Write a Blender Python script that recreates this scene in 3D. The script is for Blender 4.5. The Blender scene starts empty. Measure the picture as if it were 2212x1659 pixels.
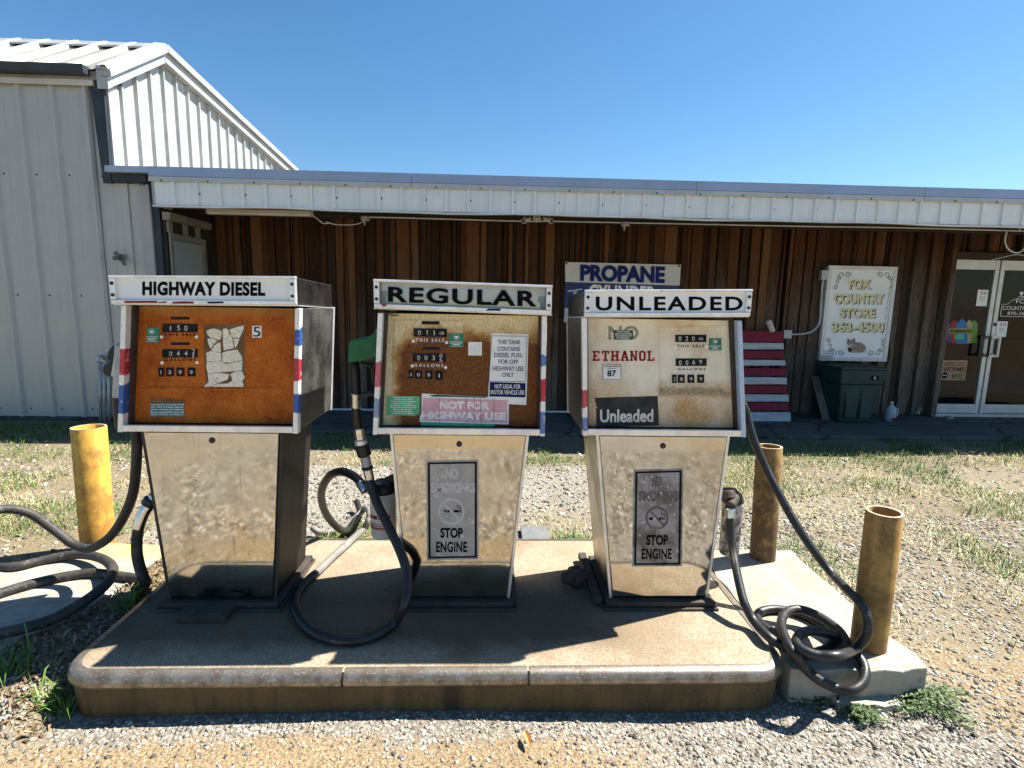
import bpy, bmesh, math, random
import numpy as np
from math import radians, sin, cos, pi
from mathutils import Vector, Matrix
random.seed(7); np.random.seed(7)
S = bpy.context.scene
COL = S.collection

# ------------------------------------------------------------------ camera
# pixel helpers work in a 2212 x 1659 picture; they turn a measured point of the
# photograph into a point on a real plane of the place
FPX, HOR, ROLL, CAMH, YAW = 1180.0, 650.0, 1.05, 1.45, 2.2
pitch = -math.atan((829.5-HOR)/FPX); yaw = radians(YAW); roll = radians(ROLL)
fwd = Vector((sin(yaw)*cos(pitch), cos(yaw)*cos(pitch), sin(pitch)))
rt0 = Vector((cos(yaw), -sin(yaw), 0)); up0 = rt0.cross(fwd)
rt = cos(roll)*rt0 + sin(roll)*up0
up = -sin(roll)*rt0 + cos(roll)*up0
cam = bpy.data.cameras.new('camera'); camo = bpy.data.objects.new('camera', cam); COL.objects.link(camo)
camo.matrix_world = Matrix(((rt.x, up.x, -fwd.x, 0), (rt.y, up.y, -fwd.y, 0), (rt.z, up.z, -fwd.z, CAMH), (0, 0, 0, 1)))
cam.sensor_width = 36; cam.sensor_fit = 'HORIZONTAL'; cam.lens = 36*FPX/2212
cam.clip_start = 0.02; cam.clip_end = 2000
S.camera = camo
CC = Vector((0, 0, CAMH))
def ray(x, y): return rt*((x-1106)/FPX) + up*((829.5-y)/FPX) + fwd
def at(x, y, Y):
    d = ray(x, y); return CC + d*(Y/d.y)
def gz(x, y, z=0.0):
    d = ray(x, y); return CC + d*((z-CAMH)/d.z)
def atx(x, y, X):
    d = ray(x, y); return CC + d*(X/d.x)

# ------------------------------------------------------------------ world, sun, exposure
SD = Vector((0.69, 0.232, 1.0)).normalized()
elev = math.asin(SD.z); azim = math.atan2(SD.x, SD.y)
w = bpy.data.worlds.new('World'); S.world = w; w.use_nodes = True
nt = w.node_tree; nt.nodes.clear()
sky = nt.nodes.new('ShaderNodeTexSky'); sky.sky_type = 'NISHITA'; sky.sun_disc = False
sky.sun_elevation = elev; sky.sun_rotation = azim
sky.altitude = 0; sky.air_density = 1.0; sky.dust_density = 0.3; sky.ozone_density = 3.0
bg = nt.nodes.new('ShaderNodeBackground'); bg.inputs['Strength'].default_value = 0.052
wo = nt.nodes.new('ShaderNodeOutputWorld')
hs = nt.nodes.new('ShaderNodeHueSaturation'); hs.inputs['Saturation'].default_value = 1.22; hs.inputs['Hue'].default_value = .495
nt.links.new(sky.outputs[0], hs.inputs['Color']); nt.links.new(hs.outputs[0], bg.inputs[0]); nt.links.new(bg.outputs[0], wo.inputs[0])
sun = bpy.data.lights.new('sun', 'SUN'); sun.energy = 5.0; sun.angle = radians(0.53); sun.color = (1.0, 0.95, 0.86)
suno = bpy.data.objects.new('sun', sun); COL.objects.link(suno)
suno.rotation_euler = SD.to_track_quat('Z', 'Y').to_euler(); suno.location = (6, 2, 9)
S.view_settings.view_transform = 'Standard'; S.view_settings.look = 'None'
S.view_settings.exposure = 1.62; S.view_settings.gamma = 1.0
S.render.engine = 'CYCLES'
S.cycles.max_bounces = 8; S.cycles.diffuse_bounces = 4; S.cycles.glossy_bounces = 4; S.cycles.transparent_max_bounces = 8

# ------------------------------------------------------------------ material helpers
def lin(r, g, b):
    f = lambda c: (c/255/12.92) if c/255 <= .04045 else ((c/255+.055)/1.055)**2.4
    return (f(r), f(g), f(b), 1)
class NT:
    def __init__(s, name):
        s.m = bpy.data.materials.new(name); s.m.use_nodes = True
        s.t = s.m.node_tree; s.b = s.t.nodes['Principled BSDF']; s.tc = s.t.nodes.new('ShaderNodeTexCoord')
    def n(s, typ, **kw):
        nd = s.t.nodes.new('ShaderNode'+typ)
        for k, v in kw.items(): setattr(nd, k, v)
        return nd
    def l(s, a, b): s.t.links.new(a, b)
    def mapping(s, scale=(1, 1, 1), src='Object', loc=(0, 0, 0)):
        mp = s.n('Mapping'); mp.inputs['Scale'].default_value = scale; mp.inputs['Location'].default_value = loc
        s.l(s.tc.outputs[src], mp.inputs[0]); return mp.outputs[0]
    def noise(s, scale=5, detail=4, rough=.55, vec=None, dist=0):
        nd = s.n('TexNoise'); nd.inputs['Scale'].default_value = scale; nd.inputs['Detail'].default_value = detail
        nd.inputs['Roughness'].default_value = rough; nd.inputs['Distortion'].default_value = dist
        s.l(vec if vec is not None else s.mapping(), nd.inputs['Vector']); return nd.outputs[0]
    def ramp(s, fac, stops, interp='LINEAR'):
        r = s.n('ValToRGB'); cr = r.color_ramp; cr.interpolation = interp
        while len(cr.elements) < len(stops): cr.elements.new(.5)
        for e, (p, c) in zip(cr.elements, stops):
            e.position = p; e.color = c if len(c) == 4 else (*c, 1)
        s.l(fac, r.inputs[0]); return r.outputs[0]
    def rng(s, v, a, b, c=0, d=1):
        r = s.n('MapRange'); r.inputs[1].default_value = a; r.inputs[2].default_value = b
        r.inputs[3].default_value = c; r.inputs[4].default_value = d; s.l(v, r.inputs[0]); return r.outputs[0]
    def mix(s, f, a, b, typ='MIX'):
        m = s.n('MixRGB', blend_type=typ)
        for i, v in enumerate((f, a, b)):
            if hasattr(v, 'is_linked'): s.l(v, m.inputs[i])
            elif i == 0: m.inputs[0].default_value = v
            else: m.inputs[i].default_value = v if len(v) == 4 else (*v, 1)
        return m.outputs[0]
    def math(s, op, a, b=0.0, clamp=False):
        m = s.n('Math', operation=op); m.use_clamp = clamp
        for i, v in enumerate((a, b)):
            if hasattr(v, 'is_linked'): s.l(v, m.inputs[i])
            else: m.inputs[i].default_value = v
        return m.outputs[0]
    def xyz(s):
        x = s.n('SeparateXYZ'); s.l(s.tc.outputs['Object'], x.inputs[0]); return x.outputs
    def bump(s, h, strength=.3, dist=.01):
        b = s.n('Bump'); b.inputs['Strength'].default_value = strength; b.inputs['Distance'].default_value = dist
        s.l(h, b.inputs['Height']); s.l(b.outputs[0], s.b.inputs['Normal'])
    def col(s, c):
        if hasattr(c, 'is_linked'): s.l(c, s.b.inputs['Base Color'])
        else: s.b.inputs['Base Color'].default_value = c if len(c) == 4 else (*c, 1)
    def set(s, rough=.6, metal=0.0, spec=.5):
        if hasattr(rough, 'is_linked'): s.l(rough, s.b.inputs['Roughness'])
        else: s.b.inputs['Roughness'].default_value = rough
        s.b.inputs['Metallic'].default_value = metal; s.b.inputs['Specular IOR Level'].default_value = spec
        return s.m
def plain(name, c, c2=None, scale=6, stretch=(1, 1, 1), lo=.38, hi=.62, c3=None, s3=20, t3=.62, rough=.6, metal=0.0,
          bump=0.0, bscale=40, spec=.4, detail=5):
    k = NT(name); c2 = c2 or tuple(v*.8 for v in c[:3])
    v = k.mapping(stretch); n1 = k.noise(scale, detail, .6, v)
    out = k.mix(k.rng(n1, lo, hi), c, c2)
    if c3:
        n3 = k.noise(s3, 5, .65, v); out = k.mix(k.rng(n3, t3, t3+.06), out, c3)
    k.col(out)
    if bump: k.bump(k.noise(bscale, 5, .6, v), bump, .01)
    return k.set(rough, metal, spec)

MAT = {}
MAT['black_ink'] = plain('black_ink', (.006, .006, .007), rough=.8, spec=.08)
MAT['white_ink'] = plain('white_ink', (.85, .85, .83), rough=.6)
MAT['faded_white'] = plain('faded_white', (.88, .82, .80), (.74, .64, .63), 30, rough=.6)
MAT['red_ink'] = plain('red_ink', (.30, .01, .02), (.22, .008, .012), rough=.6, spec=.12)
MAT['blue_ink'] = plain('blue_ink', (.008, .014, .11), (.006, .01, .08), rough=.5, spec=.12)
MAT['navy_ink'] = plain('navy_ink', (.012, .02, .13), rough=.5, spec=.12)
MAT['grey_ink'] = plain('grey_ink', (.20, .19, .15), (.32, .29, .22), 60, rough=.7)
MAT['ghost_ink'] = plain('ghost_ink', (.36, .34, .34), (.30, .28, .27), 50, rough=.6)
MAT['brown_ink'] = plain('brown_ink', (.07, .02, .015), rough=.7)
MAT['digit_ink'] = plain('digit_ink', (.72, .72, .70), rough=.6)
MAT['cream_ink'] = plain('cream_ink', (.74, .70, .40), (.68, .62, .42), 20, rough=.7)
MAT['cream_glow'] = plain('cream_glow', (.90, .87, .68), (.88, .83, .60), 8, rough=.4)
MAT['sign_white'] = plain('sign_white', (.80, .82, .83), (.72, .75, .77), 3, rough=.35)
MAT['plastic_white'] = plain('plastic_white', (.86, .86, .85), (.80, .80, .77), 6, c3=(.62, .58, .50), s3=50, t3=.68, rough=.28)
MAT['sticker_white'] = plain('sticker_white', (.84, .84, .83), (.74, .73, .70), 12, rough=.55)
MAT['sticker_green'] = plain('sticker_green', (.01, .22, .13), (.012, .17, .10), 20, rough=.5)
MAT['sticker_green_pale'] = plain('sticker_green_pale', (.05, .36, .15), (.10, .42, .22), 18, c3=(.5, .6, .5), s3=70, t3=.66, rough=.55)
MAT['sticker_green_dark'] = plain('sticker_green_dark', (.012, .07, .02), rough=.6)
MAT['sticker_pink'] = plain('sticker_pink', (.60, .29, .33), (.66, .42, .45), 14, c3=(.66, .58, .57), s3=40, t3=.64, rough=.6)
MAT['sticker_black'] = plain('sticker_black', (.025, .026, .028), (.05, .05, .05), 14, c3=(.10, .10, .10), s3=40, t3=.7, rough=.6, spec=.12)
MAT['sticker_cracked'] = None
MAT['counter_black'] = plain('counter_black', (.007, .007, .008), (.018, .018, .02), 25, (1, 1, .2), rough=.6, spec=.15)
MAT['rubber'] = plain('rubber', (.014, .014, .016), (.022, .021, .021), 22, rough=.42, bump=.12, bscale=120, c3=(.07, .062, .055), s3=26, t3=.60)
MAT['rubber_worn'] = plain('rubber_worn', (.020, .019, .018), (.05, .045, .04), 14, rough=.6, bump=.3, bscale=90, c3=(.16, .14, .12), s3=35, t3=.62)
MAT['hose_muddy_sunlit'] = plain('hose_muddy_sunlit', (.22, .21, .19), (.14, .13, .12), 12, rough=.75, bump=.3, bscale=90)  # mud grey; the sunlit look of this hose length is in the colour
MAT['hard_black'] = plain('hard_black', (.012, .012, .013), rough=.4)
MAT['chrome'] = plain('chrome', (.75, .74, .72), (.55, .54, .52), 40, rough=.22, metal=1)
MAT['trim_metal'] = plain('trim_metal', (.84, .84, .84), (.68, .68, .68), 14, c3=(.36, .33, .28), s3=45, t3=.66, rough=.34, metal=.6, bump=.1, bscale=40)
MAT['dark_recess'] = plain('dark_recess', (.06, .04, .03), (.03, .022, .018), 12, rough=.7)
MAT['old_iron'] = plain('old_iron', (.035, .03, .027), (.06, .045, .035), 10, rough=.75, bump=.4, bscale=50, c3=(.10, .06, .035), s3=25, t3=.62)
MAT['galvanised'] = plain('galvanised', (.42, .44, .45), (.30, .32, .34), 12, rough=.5, metal=.4)
MAT['green_cover'] = plain('green_cover', (.008, .16, .055), (.005, .10, .035), 15, rough=.45, bump=.3, bscale=25)
MAT['filter_white'] = plain('filter_white', (.66, .65, .62), (.56, .55, .52), 8, rough=.4)
MAT['filter_peeled'] = plain('filter_peeled', (.42, .41, .42), (.07, .07, .075), 22, lo=.46, hi=.56, c3=(.62, .6, .6), s3=30, t3=.63, rough=.5)
MAT['bolt'] = plain('bolt', (.06, .055, .05), (.03, .03, .03), 60, rough=.5, metal=.6)

def stainless(name, base=(.62, .60, .55), rough=.13, wav=.16, dirt=.0, ribs=0, grime=(.05, .04, .03)):
    k = NT(name); v = k.mapping()
    big = k.noise(3.2, 2, .5, v, .6); mid = k.noise(16, 3, .55, v); scr = k.noise(60, 4, .7, k.mapping((.25, 1, 1.6)), 1.2)
    n = k.noise(7, 6, .65, v); c = k.mix(k.rng(n, .35, .7), base, tuple(b*.92 for b in base))
    sp = k.noise(70, 4, .7, v); c = k.mix(k.rng(sp, .64, .72), c, (.22, .17, .10))
    z = k.xyz()
    if dirt:
        dn = k.noise(9, 6, .65, k.mapping((1, 1, .35)))
        low = k.rng(k.math('ADD', z[2], k.math('MULTIPLY', dn, .22)), .03+.11, .03+.17, 1, 0)
        c = k.mix(k.math('MULTIPLY', low, dirt), c, grime)
        st = k.rng(dn, .58, .72); c = k.mix(k.math('MULTIPLY', st, dirt*.25), c, grime); vs_ = k.noise(4, 5, .6, k.mapping((9, 9, .5))); c = k.mix(k.math('MULTIPLY', k.rng(vs_, .6, .72), dirt*.5), c, grime)
    k.col(c)
    h = k.math('ADD', k.math('MULTIPLY', big, 1.0), k.math('MULTIPLY', mid, .04))
    if ribs:
        wv = k.n('TexWave', wave_type='BANDS', bands_direction='Z'); wv.inputs['Scale'].default_value = ribs
        k.l(v, wv.inputs['Vector']); h = k.math('ADD', k.math('MULTIPLY', wv.outputs['Fac'], .05), h)
    h = k.math('ADD', h, k.math('MULTIPLY', scr, .007)); k.bump(h, wav, .05)
    return k.set(k.rng(n, .3, .7, rough, rough*2.2+.02), 1.0)
MAT['door_steel'] = stainless('door_steel', (.58, .555, .50), rough=.03, wav=.03, dirt=.3)
MAT['door_steel_dirty'] = stainless('door_steel_dirty', (.57, .545, .49), .03, .028, dirt=.75)
MAT['side_steel'] = stainless('side_steel', (.15, .145, .14), .34, .10, dirt=.25, ribs=22)
MAT['side_dark'] = stainless('side_dark', (.045, .04, .036), .35, .10, dirt=.8)
MAT['black_grime'] = plain('black_grime', (.010, .009, .008), (.02, .017, .014), 6, (3, 3, .5), c3=(.13, .12, .105), s3=5, t3=.66, rough=.55, spec=.25)
MAT['body_steel'] = stainless('body_steel', (.44, .40, .33), .25, .12, dirt=.4)

def rusty_face(name, kind):
    k = NT(name); v = k.mapping(); z = k.xyz()
    fine = k.noise(105, 8, .74, v); mid = k.noise(9, 6, .62, v); big = k.noise(3.4, 4, .55, v)
    if kind == 1:
        rust = k.ramp(k.math('ADD', k.math('MULTIPLY', fine, .5), k.math('MULTIPLY', mid, .5)),
                      [(.34, (.12, .026, .005)), (.45, (.34, .078, .008)), (.56, (.50, .135, .013)), (.68, (.60, .22, .03))])
        top = k.rng(k.math('ADD', z[2], k.math('MULTIPLY', mid, .10)), 1.25, 1.30)
        c = k.mix(k.math('MULTIPLY', top, .75), rust, k.mix(k.rng(fine, .4, .6), (.38, .25, .07), (.19, .11, .03)))
    elif kind == 2:
        rust = k.ramp(fine, [(.30, (.06, .018, .006)), (.5, (.155, .054, .015)), (.72, (.27, .105, .030))])
        cream = k.ramp(fine, [(.35, (.50, .39, .20)), (.6, (.74, .64, .42))])
        a = k.rng(z[2], 1.23, 1.06)                       # rust from the dial down
        edge = k.rng(z[0], -.315, -.225); a = k.math('MULTIPLY', a, edge)
        f = k.rng(k.math('ADD', a, k.math('MULTIPLY', k.math('SUBTRACT', mid, .5), 1.1)), .12, .72)
        tan = k.ramp(fine, [(.35, (.30, .15, .04)), (.6, (.52, .30, .10))]); c = k.mix(k.rng(f, 0, .45), cream, tan); c = k.mix(k.rng(f, .35, .85), c, rust)
    else:
        rust = k.ramp(fine, [(.36, (.26, .11, .03)), (.5, (.50, .29, .12)), (.63, (.66, .46, .24))])
        cream = k.ramp(fine, [(.3, (.70, .65, .50)), (.65, (.86, .82, .70))])
        lowz = k.rng(z[2], 1.02, .86, 0, .22)
        f = k.rng(k.math('ADD', k.math('ADD', lowz, k.math('MULTIPLY', fine, .25)), k.math('MULTIPLY', k.noise(5, 6, .62, k.mapping((1, 1, .55))), .9)), .53, .86)
        f2 = k.rng(z[2], 1.215, 1.25, 0, .6)
        sh = k.math('MULTIPLY', k.math('MULTIPLY', k.rng(z[2], .90, .925), k.rng(k.math('ADD', z[2], k.math('MULTIPLY', mid, .06)), .975, 1.03, 1, 0)), k.rng(z[0], -.02, .02)); f = k.math('MAXIMUM', f, k.math('MULTIPLY', sh, .85))  # recess shelf browned: rust, with the recess's shade put into the colour
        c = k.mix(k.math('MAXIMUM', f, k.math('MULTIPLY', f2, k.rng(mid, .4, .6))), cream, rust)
    k.col(c); k.bump(fine, .25, .004); return k.set(.75, 0, .25)

def stripes(name, bands, base=(.82, .81, .79)):
    # paint bands along the height of a post, chipped to bare metal
    k = NT(name); z = k.xyz(); ch = k.noise(38, 5, .7); big = k.noise(12, 4, .6)
    zz = k.math('ADD', z[2], k.math('MULTIPLY', k.math('SUBTRACT', big, .5), .05))
    c = k.mix(k.rng(ch, .45, .65), base, tuple(b*.85 for b in base))
    for lo, hi, bc in bands:
        f = k.math('MULTIPLY', k.rng(zz, lo, lo+.004), k.rng(zz, hi-.004, hi, 1, 0))
        f = k.math('MULTIPLY', f, k.rng(ch, .60, .66, 1, .15)); c = k.mix(f, c, bc)
    k.col(c); k.bump(ch, .12, .004); return k.set(.4, .25)
RED, BLU = (.42, .035, .055), (.035, .10, .36)

# ------------------------------------------------------------------ mesh helpers
ORG = {}
class MB:
    def __init__(s): s.v = []; s.f = []
    def quad(s, *p):
        i = len(s.v); s.v += [tuple(q) for q in p]; s.f.append(tuple(range(i, i+len(p)))); return s
    def hexa(s, p):           # 8 points: bottom ring 0-3 (ccw from above), top ring 4-7
        i = len(s.v); s.v += [tuple(q) for q in p]
        for f in ((3, 2, 1, 0), (4, 5, 6, 7), (0, 1, 5, 4), (1, 2, 6, 5), (2, 3, 7, 6), (3, 0, 4, 7)): s.f.append(tuple(i+j for j in f))
        return s
    def box(s, x0, x1, y0, y1, z0, z1):
        return s.hexa([(x0, y0, z0), (x1, y0, z0), (x1, y1, z0), (x0, y1, z0), (x0, y0, z1), (x1, y0, z1), (x1, y1, z1), (x0, y1, z1)])
    def trap(s, xb0, xb1, xt0, xt1, y0, y1, z0, z1, z0r=None, z1r=None):   # front trapezoid carried through a depth
        z0r = z0 if z0r is None else z0r; z1r = z1 if z1r is None else z1r
        return s.hexa([(xb0, y0, z0), (xb1, y0, z0r), (xb1, y1, z0r), (xb0, y1, z0), (xt0, y0, z1), (xt1, y0, z1r), (xt1, y1, z1r), (xt0, y1, z1)])
    def prism(s, pts, d):     # planar polygon swept along vector d
        i = len(s.v); n = len(pts); d = Vector(d)
        s.v += [tuple(p) for p in pts]; s.v += [tuple(Vector(p)+d) for p in pts]
        s.f.append(tuple(range(i, i+n))); s.f.append(tuple(range(i+2*n-1, i+n-1, -1)))
        for j in range(n):
            q = (j+1) % n; s.f.append((i+q, i+j, i+n+j, i+n+q))
        return s
    def tube(s, path, r, n=12, closed=False, cap=True):
        P = [Vector(p) for p in path]; m = len(P); rings = []
        T = []
        for i in range(m):
            a = P[(i-1) % m] if closed or i > 0 else P[i]; b = P[(i+1) % m] if closed or i < m-1 else P[i]
            T.append((b-a).normalized())
        u = T[0].orthogonal().normalized()
        for i in range(m):
            if i: u = (u - T[i]*u.dot(T[i])).normalized()
            wv = T[i].cross(u); rr = r[i] if hasattr(r, '__len__') else r
            k = len(s.v)
            for j in range(n):
                a = 2*pi*j/n; s.v.append(tuple(P[i]+(u*cos(a)+wv*sin(a))*rr))
            rings.append(k)
        for i in range(m if closed else m-1):
            a, b = rings[i], rings[(i+1) % m]
            for j in range(n): s.f.append((a+j, a+(j+1) % n, b+(j+1) % n, b+j))
        if cap and not closed:
            s.f.append(tuple(rings[0]+j for j in reversed(range(n)))); s.f.append(tuple(rings[-1]+j for j in range(n)))
        return s
    def lathe(s, c, prof, n=28, axis=Vector((0, 0, 1))):
        c = Vector(c); ax = Vector(axis).normalized(); u = ax.orthogonal().normalized(); wv = ax.cross(u); rings = []
        for r, h in prof:
            rings.append(len(s.v))
            for j in range(n):
                a = 2*pi*j/n; s.v.append(tuple(c+ax*h+(u*cos(a)+wv*sin(a))*r))
        for a, b in zip(rings, rings[1:]):
            for j in range(n): s.f.append((a+j, a+(j+1) % n, b+(j+1) % n, b+j))
        if prof[0][0] > 1e-6: s.f.append(tuple(rings[0]+j for j in reversed(range(n))))
        if prof[-1][0] > 1e-6: s.f.append(tuple(rings[-1]+j for j in range(n)))
        return s
    def build(s, name, mat, parent=None, smooth=False, bevel=0.0, org=None, seg=2, fix=True):
        o3 = Vector(ORG[parent]) if parent else Vector(org or (0, 0, 0))
        me = bpy.data.meshes.new(name)
        me.from_pydata([tuple(Vector(v)-o3) for v in s.v], [], s.f)
        if fix:
            bm = bmesh.new(); bm.from_mesh(me); bmesh.ops.recalc_face_normals(bm, faces=bm.faces); bm.to_mesh(me); bm.free()
        m = MAT[mat] if isinstance(mat, str) else mat
        me.materials.append(m)
        if smooth: me.polygons.foreach_set('use_smooth', [True]*len(me.polygons))
        o = bpy.data.objects.new(name, me); COL.objects.link(o)
        if parent: o.parent = parent
        else: o.location = o3
        ORG[o] = tuple(o3)
        if bevel:
            b = o.modifiers.new('bevel', 'BEVEL'); b.width = bevel; b.segments = seg; b.limit_method = 'ANGLE'; b.angle_limit = radians(40)
        return o
def tag(o, label=None, cat=None, group=None, kind=None):
    if label: o['label'] = label
    if cat: o['category'] = cat
    if group: o['group'] = group
    if kind: o['kind'] = kind
    return o
def thing(name, label, cat, loc, group=None):
    o = bpy.data.objects.new(name, None); COL.objects.link(o); o.location = loc; o.empty_display_size = .1
    ORG[o] = tuple(loc); return tag(o, label, cat, group)
def spline(pts, n=10, closed=False):
    P = [Vector(p) for p in pts]; out = []; m = len(P)
    for i in range(m if closed else m-1):
        g = lambda k: P[k % m] if closed else P[max(0, min(m-1, k))]
        a, b, c, d = g(i-1), g(i), g(i+1), g(i+2)
        for j in range(n):
            t = j/n; out.append(.5*((2*b)+(c-a)*t+(2*a-5*b+4*c-d)*t*t+(3*b-a-3*c+d)*t**3))
    if not closed: out.append(P[-1])
    return out
# lettering: a flat text mesh fitted to a four-cornered patch of a surface
_tx = {}
def glyphs(s, bold=0.0, shear=0.0, space=1.0):
    key = (s, bold, shear, space)
    if key in _tx: return _tx[key]
    cu = bpy.data.curves.new('t', 'FONT'); cu.body = s; cu.size = 1; cu.offset = bold; cu.shear = shear; cu.space_character = space
    cu.resolution_u = 4; cu.align_x = 'CENTER'; cu.space_line = .95
    ob = bpy.data.objects.new('t', cu); COL.objects.link(ob)
    dg = bpy.context.evaluated_depsgraph_get(); me = ob.evaluated_get(dg).to_mesh()
    V = np.array([v.co[:2] for v in me.vertices]); F = [tuple(p.vertices) for p in me.polygons]
    ob.evaluated_get(dg).to_mesh_clear(); bpy.data.objects.remove(ob); bpy.data.curves.remove(cu)
    lo, hi = V.min(0), V.max(0); V = (V-lo)/(hi-lo); _tx[key] = (V, F); return _tx[key]
def text(s, q, mat, parent, bold=.02, shear=0.0, space=1.0, name='lettering', into=None):
    # q: TL, TR, BR, BL world points
    V, F = glyphs(s, bold, shear, space); TL, TR, BR, BL = [Vector(p) for p in q]
    mb = into or MB(); i = len(mb.v)
    for u, v in V: mb.v.append(tuple((TL*(1-u)+TR*u)*v+(BL*(1-u)+BR*u)*(1-v)))
    mb.f += [tuple(i+k for k in f) for f in F]
    if into: return into
    return mb.build(name, mat, parent, fix=False)
def pq(x0, y0, x1, y1, Y, sl=0.0):
    # patch on the plane at depth Y from a pixel box; sl = slope of its baseline
    d = (x1-x0)*sl
    return [at(x0, y0, Y), at(x1, y0+d, Y), at(x1, y1+d, Y), at(x0, y1, Y)]
def plate(q, t, mb=None):
    mb = mb or MB(); TL, TR, BR, BL = [Vector(p) for p in q]
    mb.prism([TL, TR, BR, BL], (0, t, 0)); return mb
def flat(pts, Y, t=.0012, mb=None):
    # thin decal from a pixel outline lying on the plane at depth Y
    mb = mb or MB(); mb.prism([at(x, y, Y) for x, y in pts], (0, t, 0)); return mb

# ------------------------------------------------------------------ noise for the ground
_g = np.random.RandomState(3).rand(64, 64)
def vnoise(x, y, s=1.0, oct=3):
    x = np.asarray(x, float)*s+17.3; y = np.asarray(y, float)*s+5.7; t = 0; a = 1; tot = 0
    for o in range(oct):
        xi = np.floor(x).astype(int); yi = np.floor(y).astype(int); fx = x-xi; fy = y-yi
        fx = fx*fx*(3-2*fx); fy = fy*fy*(3-2*fy)
        g = lambda i, j: _g[i % 64, j % 64]
        t = t+a*((g(xi, yi)*(1-fx)+g(xi+1, yi)*fx)*(1-fy)+(g(xi, yi+1)*(1-fx)+g(xi+1, yi+1)*fx)*fy)
        tot += a; a *= .5; x = x*2.03; y = y*2.03
    return t/tot
def sst(a, b, x):
    t = np.clip((x-a)/(b-a), 0, 1); return t*t*(3-2*t)
def ground_h(x, y):
    x = np.asarray(x, float); y = np.asarray(y, float)
    near = sst(20, 8, np.abs(x))*sst(14, 8, np.abs(y))
    h = (vnoise(x, y, .8, 3)-.5)*.045*near + (vnoise(x, y, 6, 2)-.5)*.010*near
    h = h*(1-.7*sst(5.4, 5.9, y))
    h += .075*sst(-1.5, -3.4, x)*sst(4.6, 5.6, y)*sst(30, 20, np.abs(x))
    h += -.012
    h += .085*sst(1.42, 1.80, y)*np.maximum(sst(2.04, 1.97, y), sst(2.95, 2.7, y)*sst(-1.80, -1.74, x+.33*(2.45-np.minimum(y, 2.45))))*sst(-1.49, -1.62, x)*(.8+.4*vnoise(x, y, 3, 2))
    return h

# ================================================================== THE SETTING
def ground_mat():
    k = NT('ground'); v = k.mapping()
    a = k.n('Attribute', attribute_name='dirt'); g = k.n('Attribute', attribute_name='grassy')
    vor = k.n('TexVoronoi'); vor.inputs['Scale'].default_value = 70; k.l(v, vor.inputs['Vector'])
    vor2 = k.n('TexVoronoi'); vor2.inputs['Scale'].default_value = 160; k.l(v, vor2.inputs['Vector'])
    fine = k.noise(120, 5, .7, v); mid = k.noise(9, 5, .6, v)
    stone = k.mix(k.rng(vor.outputs['Color'], .2, .8), (.23, .215, .185), (.38, .36, .32))
    stone = k.mix(k.rng(vor.outputs['Distance'], .25, .6), stone, (.17, .15, .12))
    dirt = k.ramp(fine, [(.34, (.085, .058, .032)), (.47, (.215, .155, .09)), (.58, (.30, .23, .138)), (.70, (.41, .335, .225))])
    f = k.rng(k.math('ADD', a.outputs['Fac'], k.math('MULTIPLY', k.math('SUBTRACT', mid, .5), 1.0)), .35, .65)
    c = k.mix(f, stone, dirt)
    soil = k.mix(k.rng(fine, .4, .6), (.09, .068, .042), (.24, .195, .11))
    c = k.mix(k.math('MULTIPLY', g.outputs['Fac'], .85), c, soil)
    c = k.mix(k.math('MULTIPLY', k.rng(k.noise(1.1, 4, .6, v), .48, .66), .45), c, k.mix(1.0, c, (.55, .52, .48), 'MULTIPLY'))
    k.col(c)
    h = k.math('ADD', k.math('MULTIPLY', vor.outputs['Distance'], -.5), k.math('MULTIPLY', fine, .5))
    k.bump(h, .8, .012); return k.set(.9, 0, .2)
xs = np.concatenate([[-400, -150, -60, -30, -18, -12], np.arange(-9, 10.01, .07), [12, 18, 30, 60, 150, 400]])
ys = np.concatenate([[-400, -150, -60, -25, -12, -7], np.arange(-4.5, 8.0, .07), [9, 12, 18, 30, 60, 150, 400]])
GX, GY = np.meshgrid(xs, ys); GZ = ground_h(GX, GY)
me = bpy.data.meshes.new('ground'); nx, ny = len(xs), len(ys)
me.vertices.add(nx*ny); me.vertices.foreach_set('co', np.stack([GX, GY, GZ], -1).astype('f').ravel())
ii = (np.arange(ny-1)[:, None]*nx+np.arange(nx-1)[None]).ravel()
fc = np.stack([ii, ii+1, ii+nx+1, ii+nx], -1).astype('i'); nf = len(fc)
me.loops.add(nf*4); me.polygons.add(nf); me.loops.foreach_set('vertex_index', fc.ravel())
me.polygons.foreach_set('loop_start', np.arange(0, nf*4, 4, dtype='i')); me.polygons.foreach_set('loop_total', np.full(nf, 4, 'i'))
me.update()
def dirt_at(x, y):
    d = .22+.95*sst(1.72, 1.55, y)*sst(-2.5, -1.0, x)*sst(.75, .2, x)*(.35+.9*vnoise(x+1, y, 2.2, 2))
    d = np.maximum(d, sst(1.5, 1.9, x)*sst(2.6, 1.9, y)*(.35+.6*vnoise(x+3, y, 2, 2)))
    d = np.maximum(d, .45*sst(-1.6, -2.2, x)*sst(5.6, 4.6, y)); return d
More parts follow.
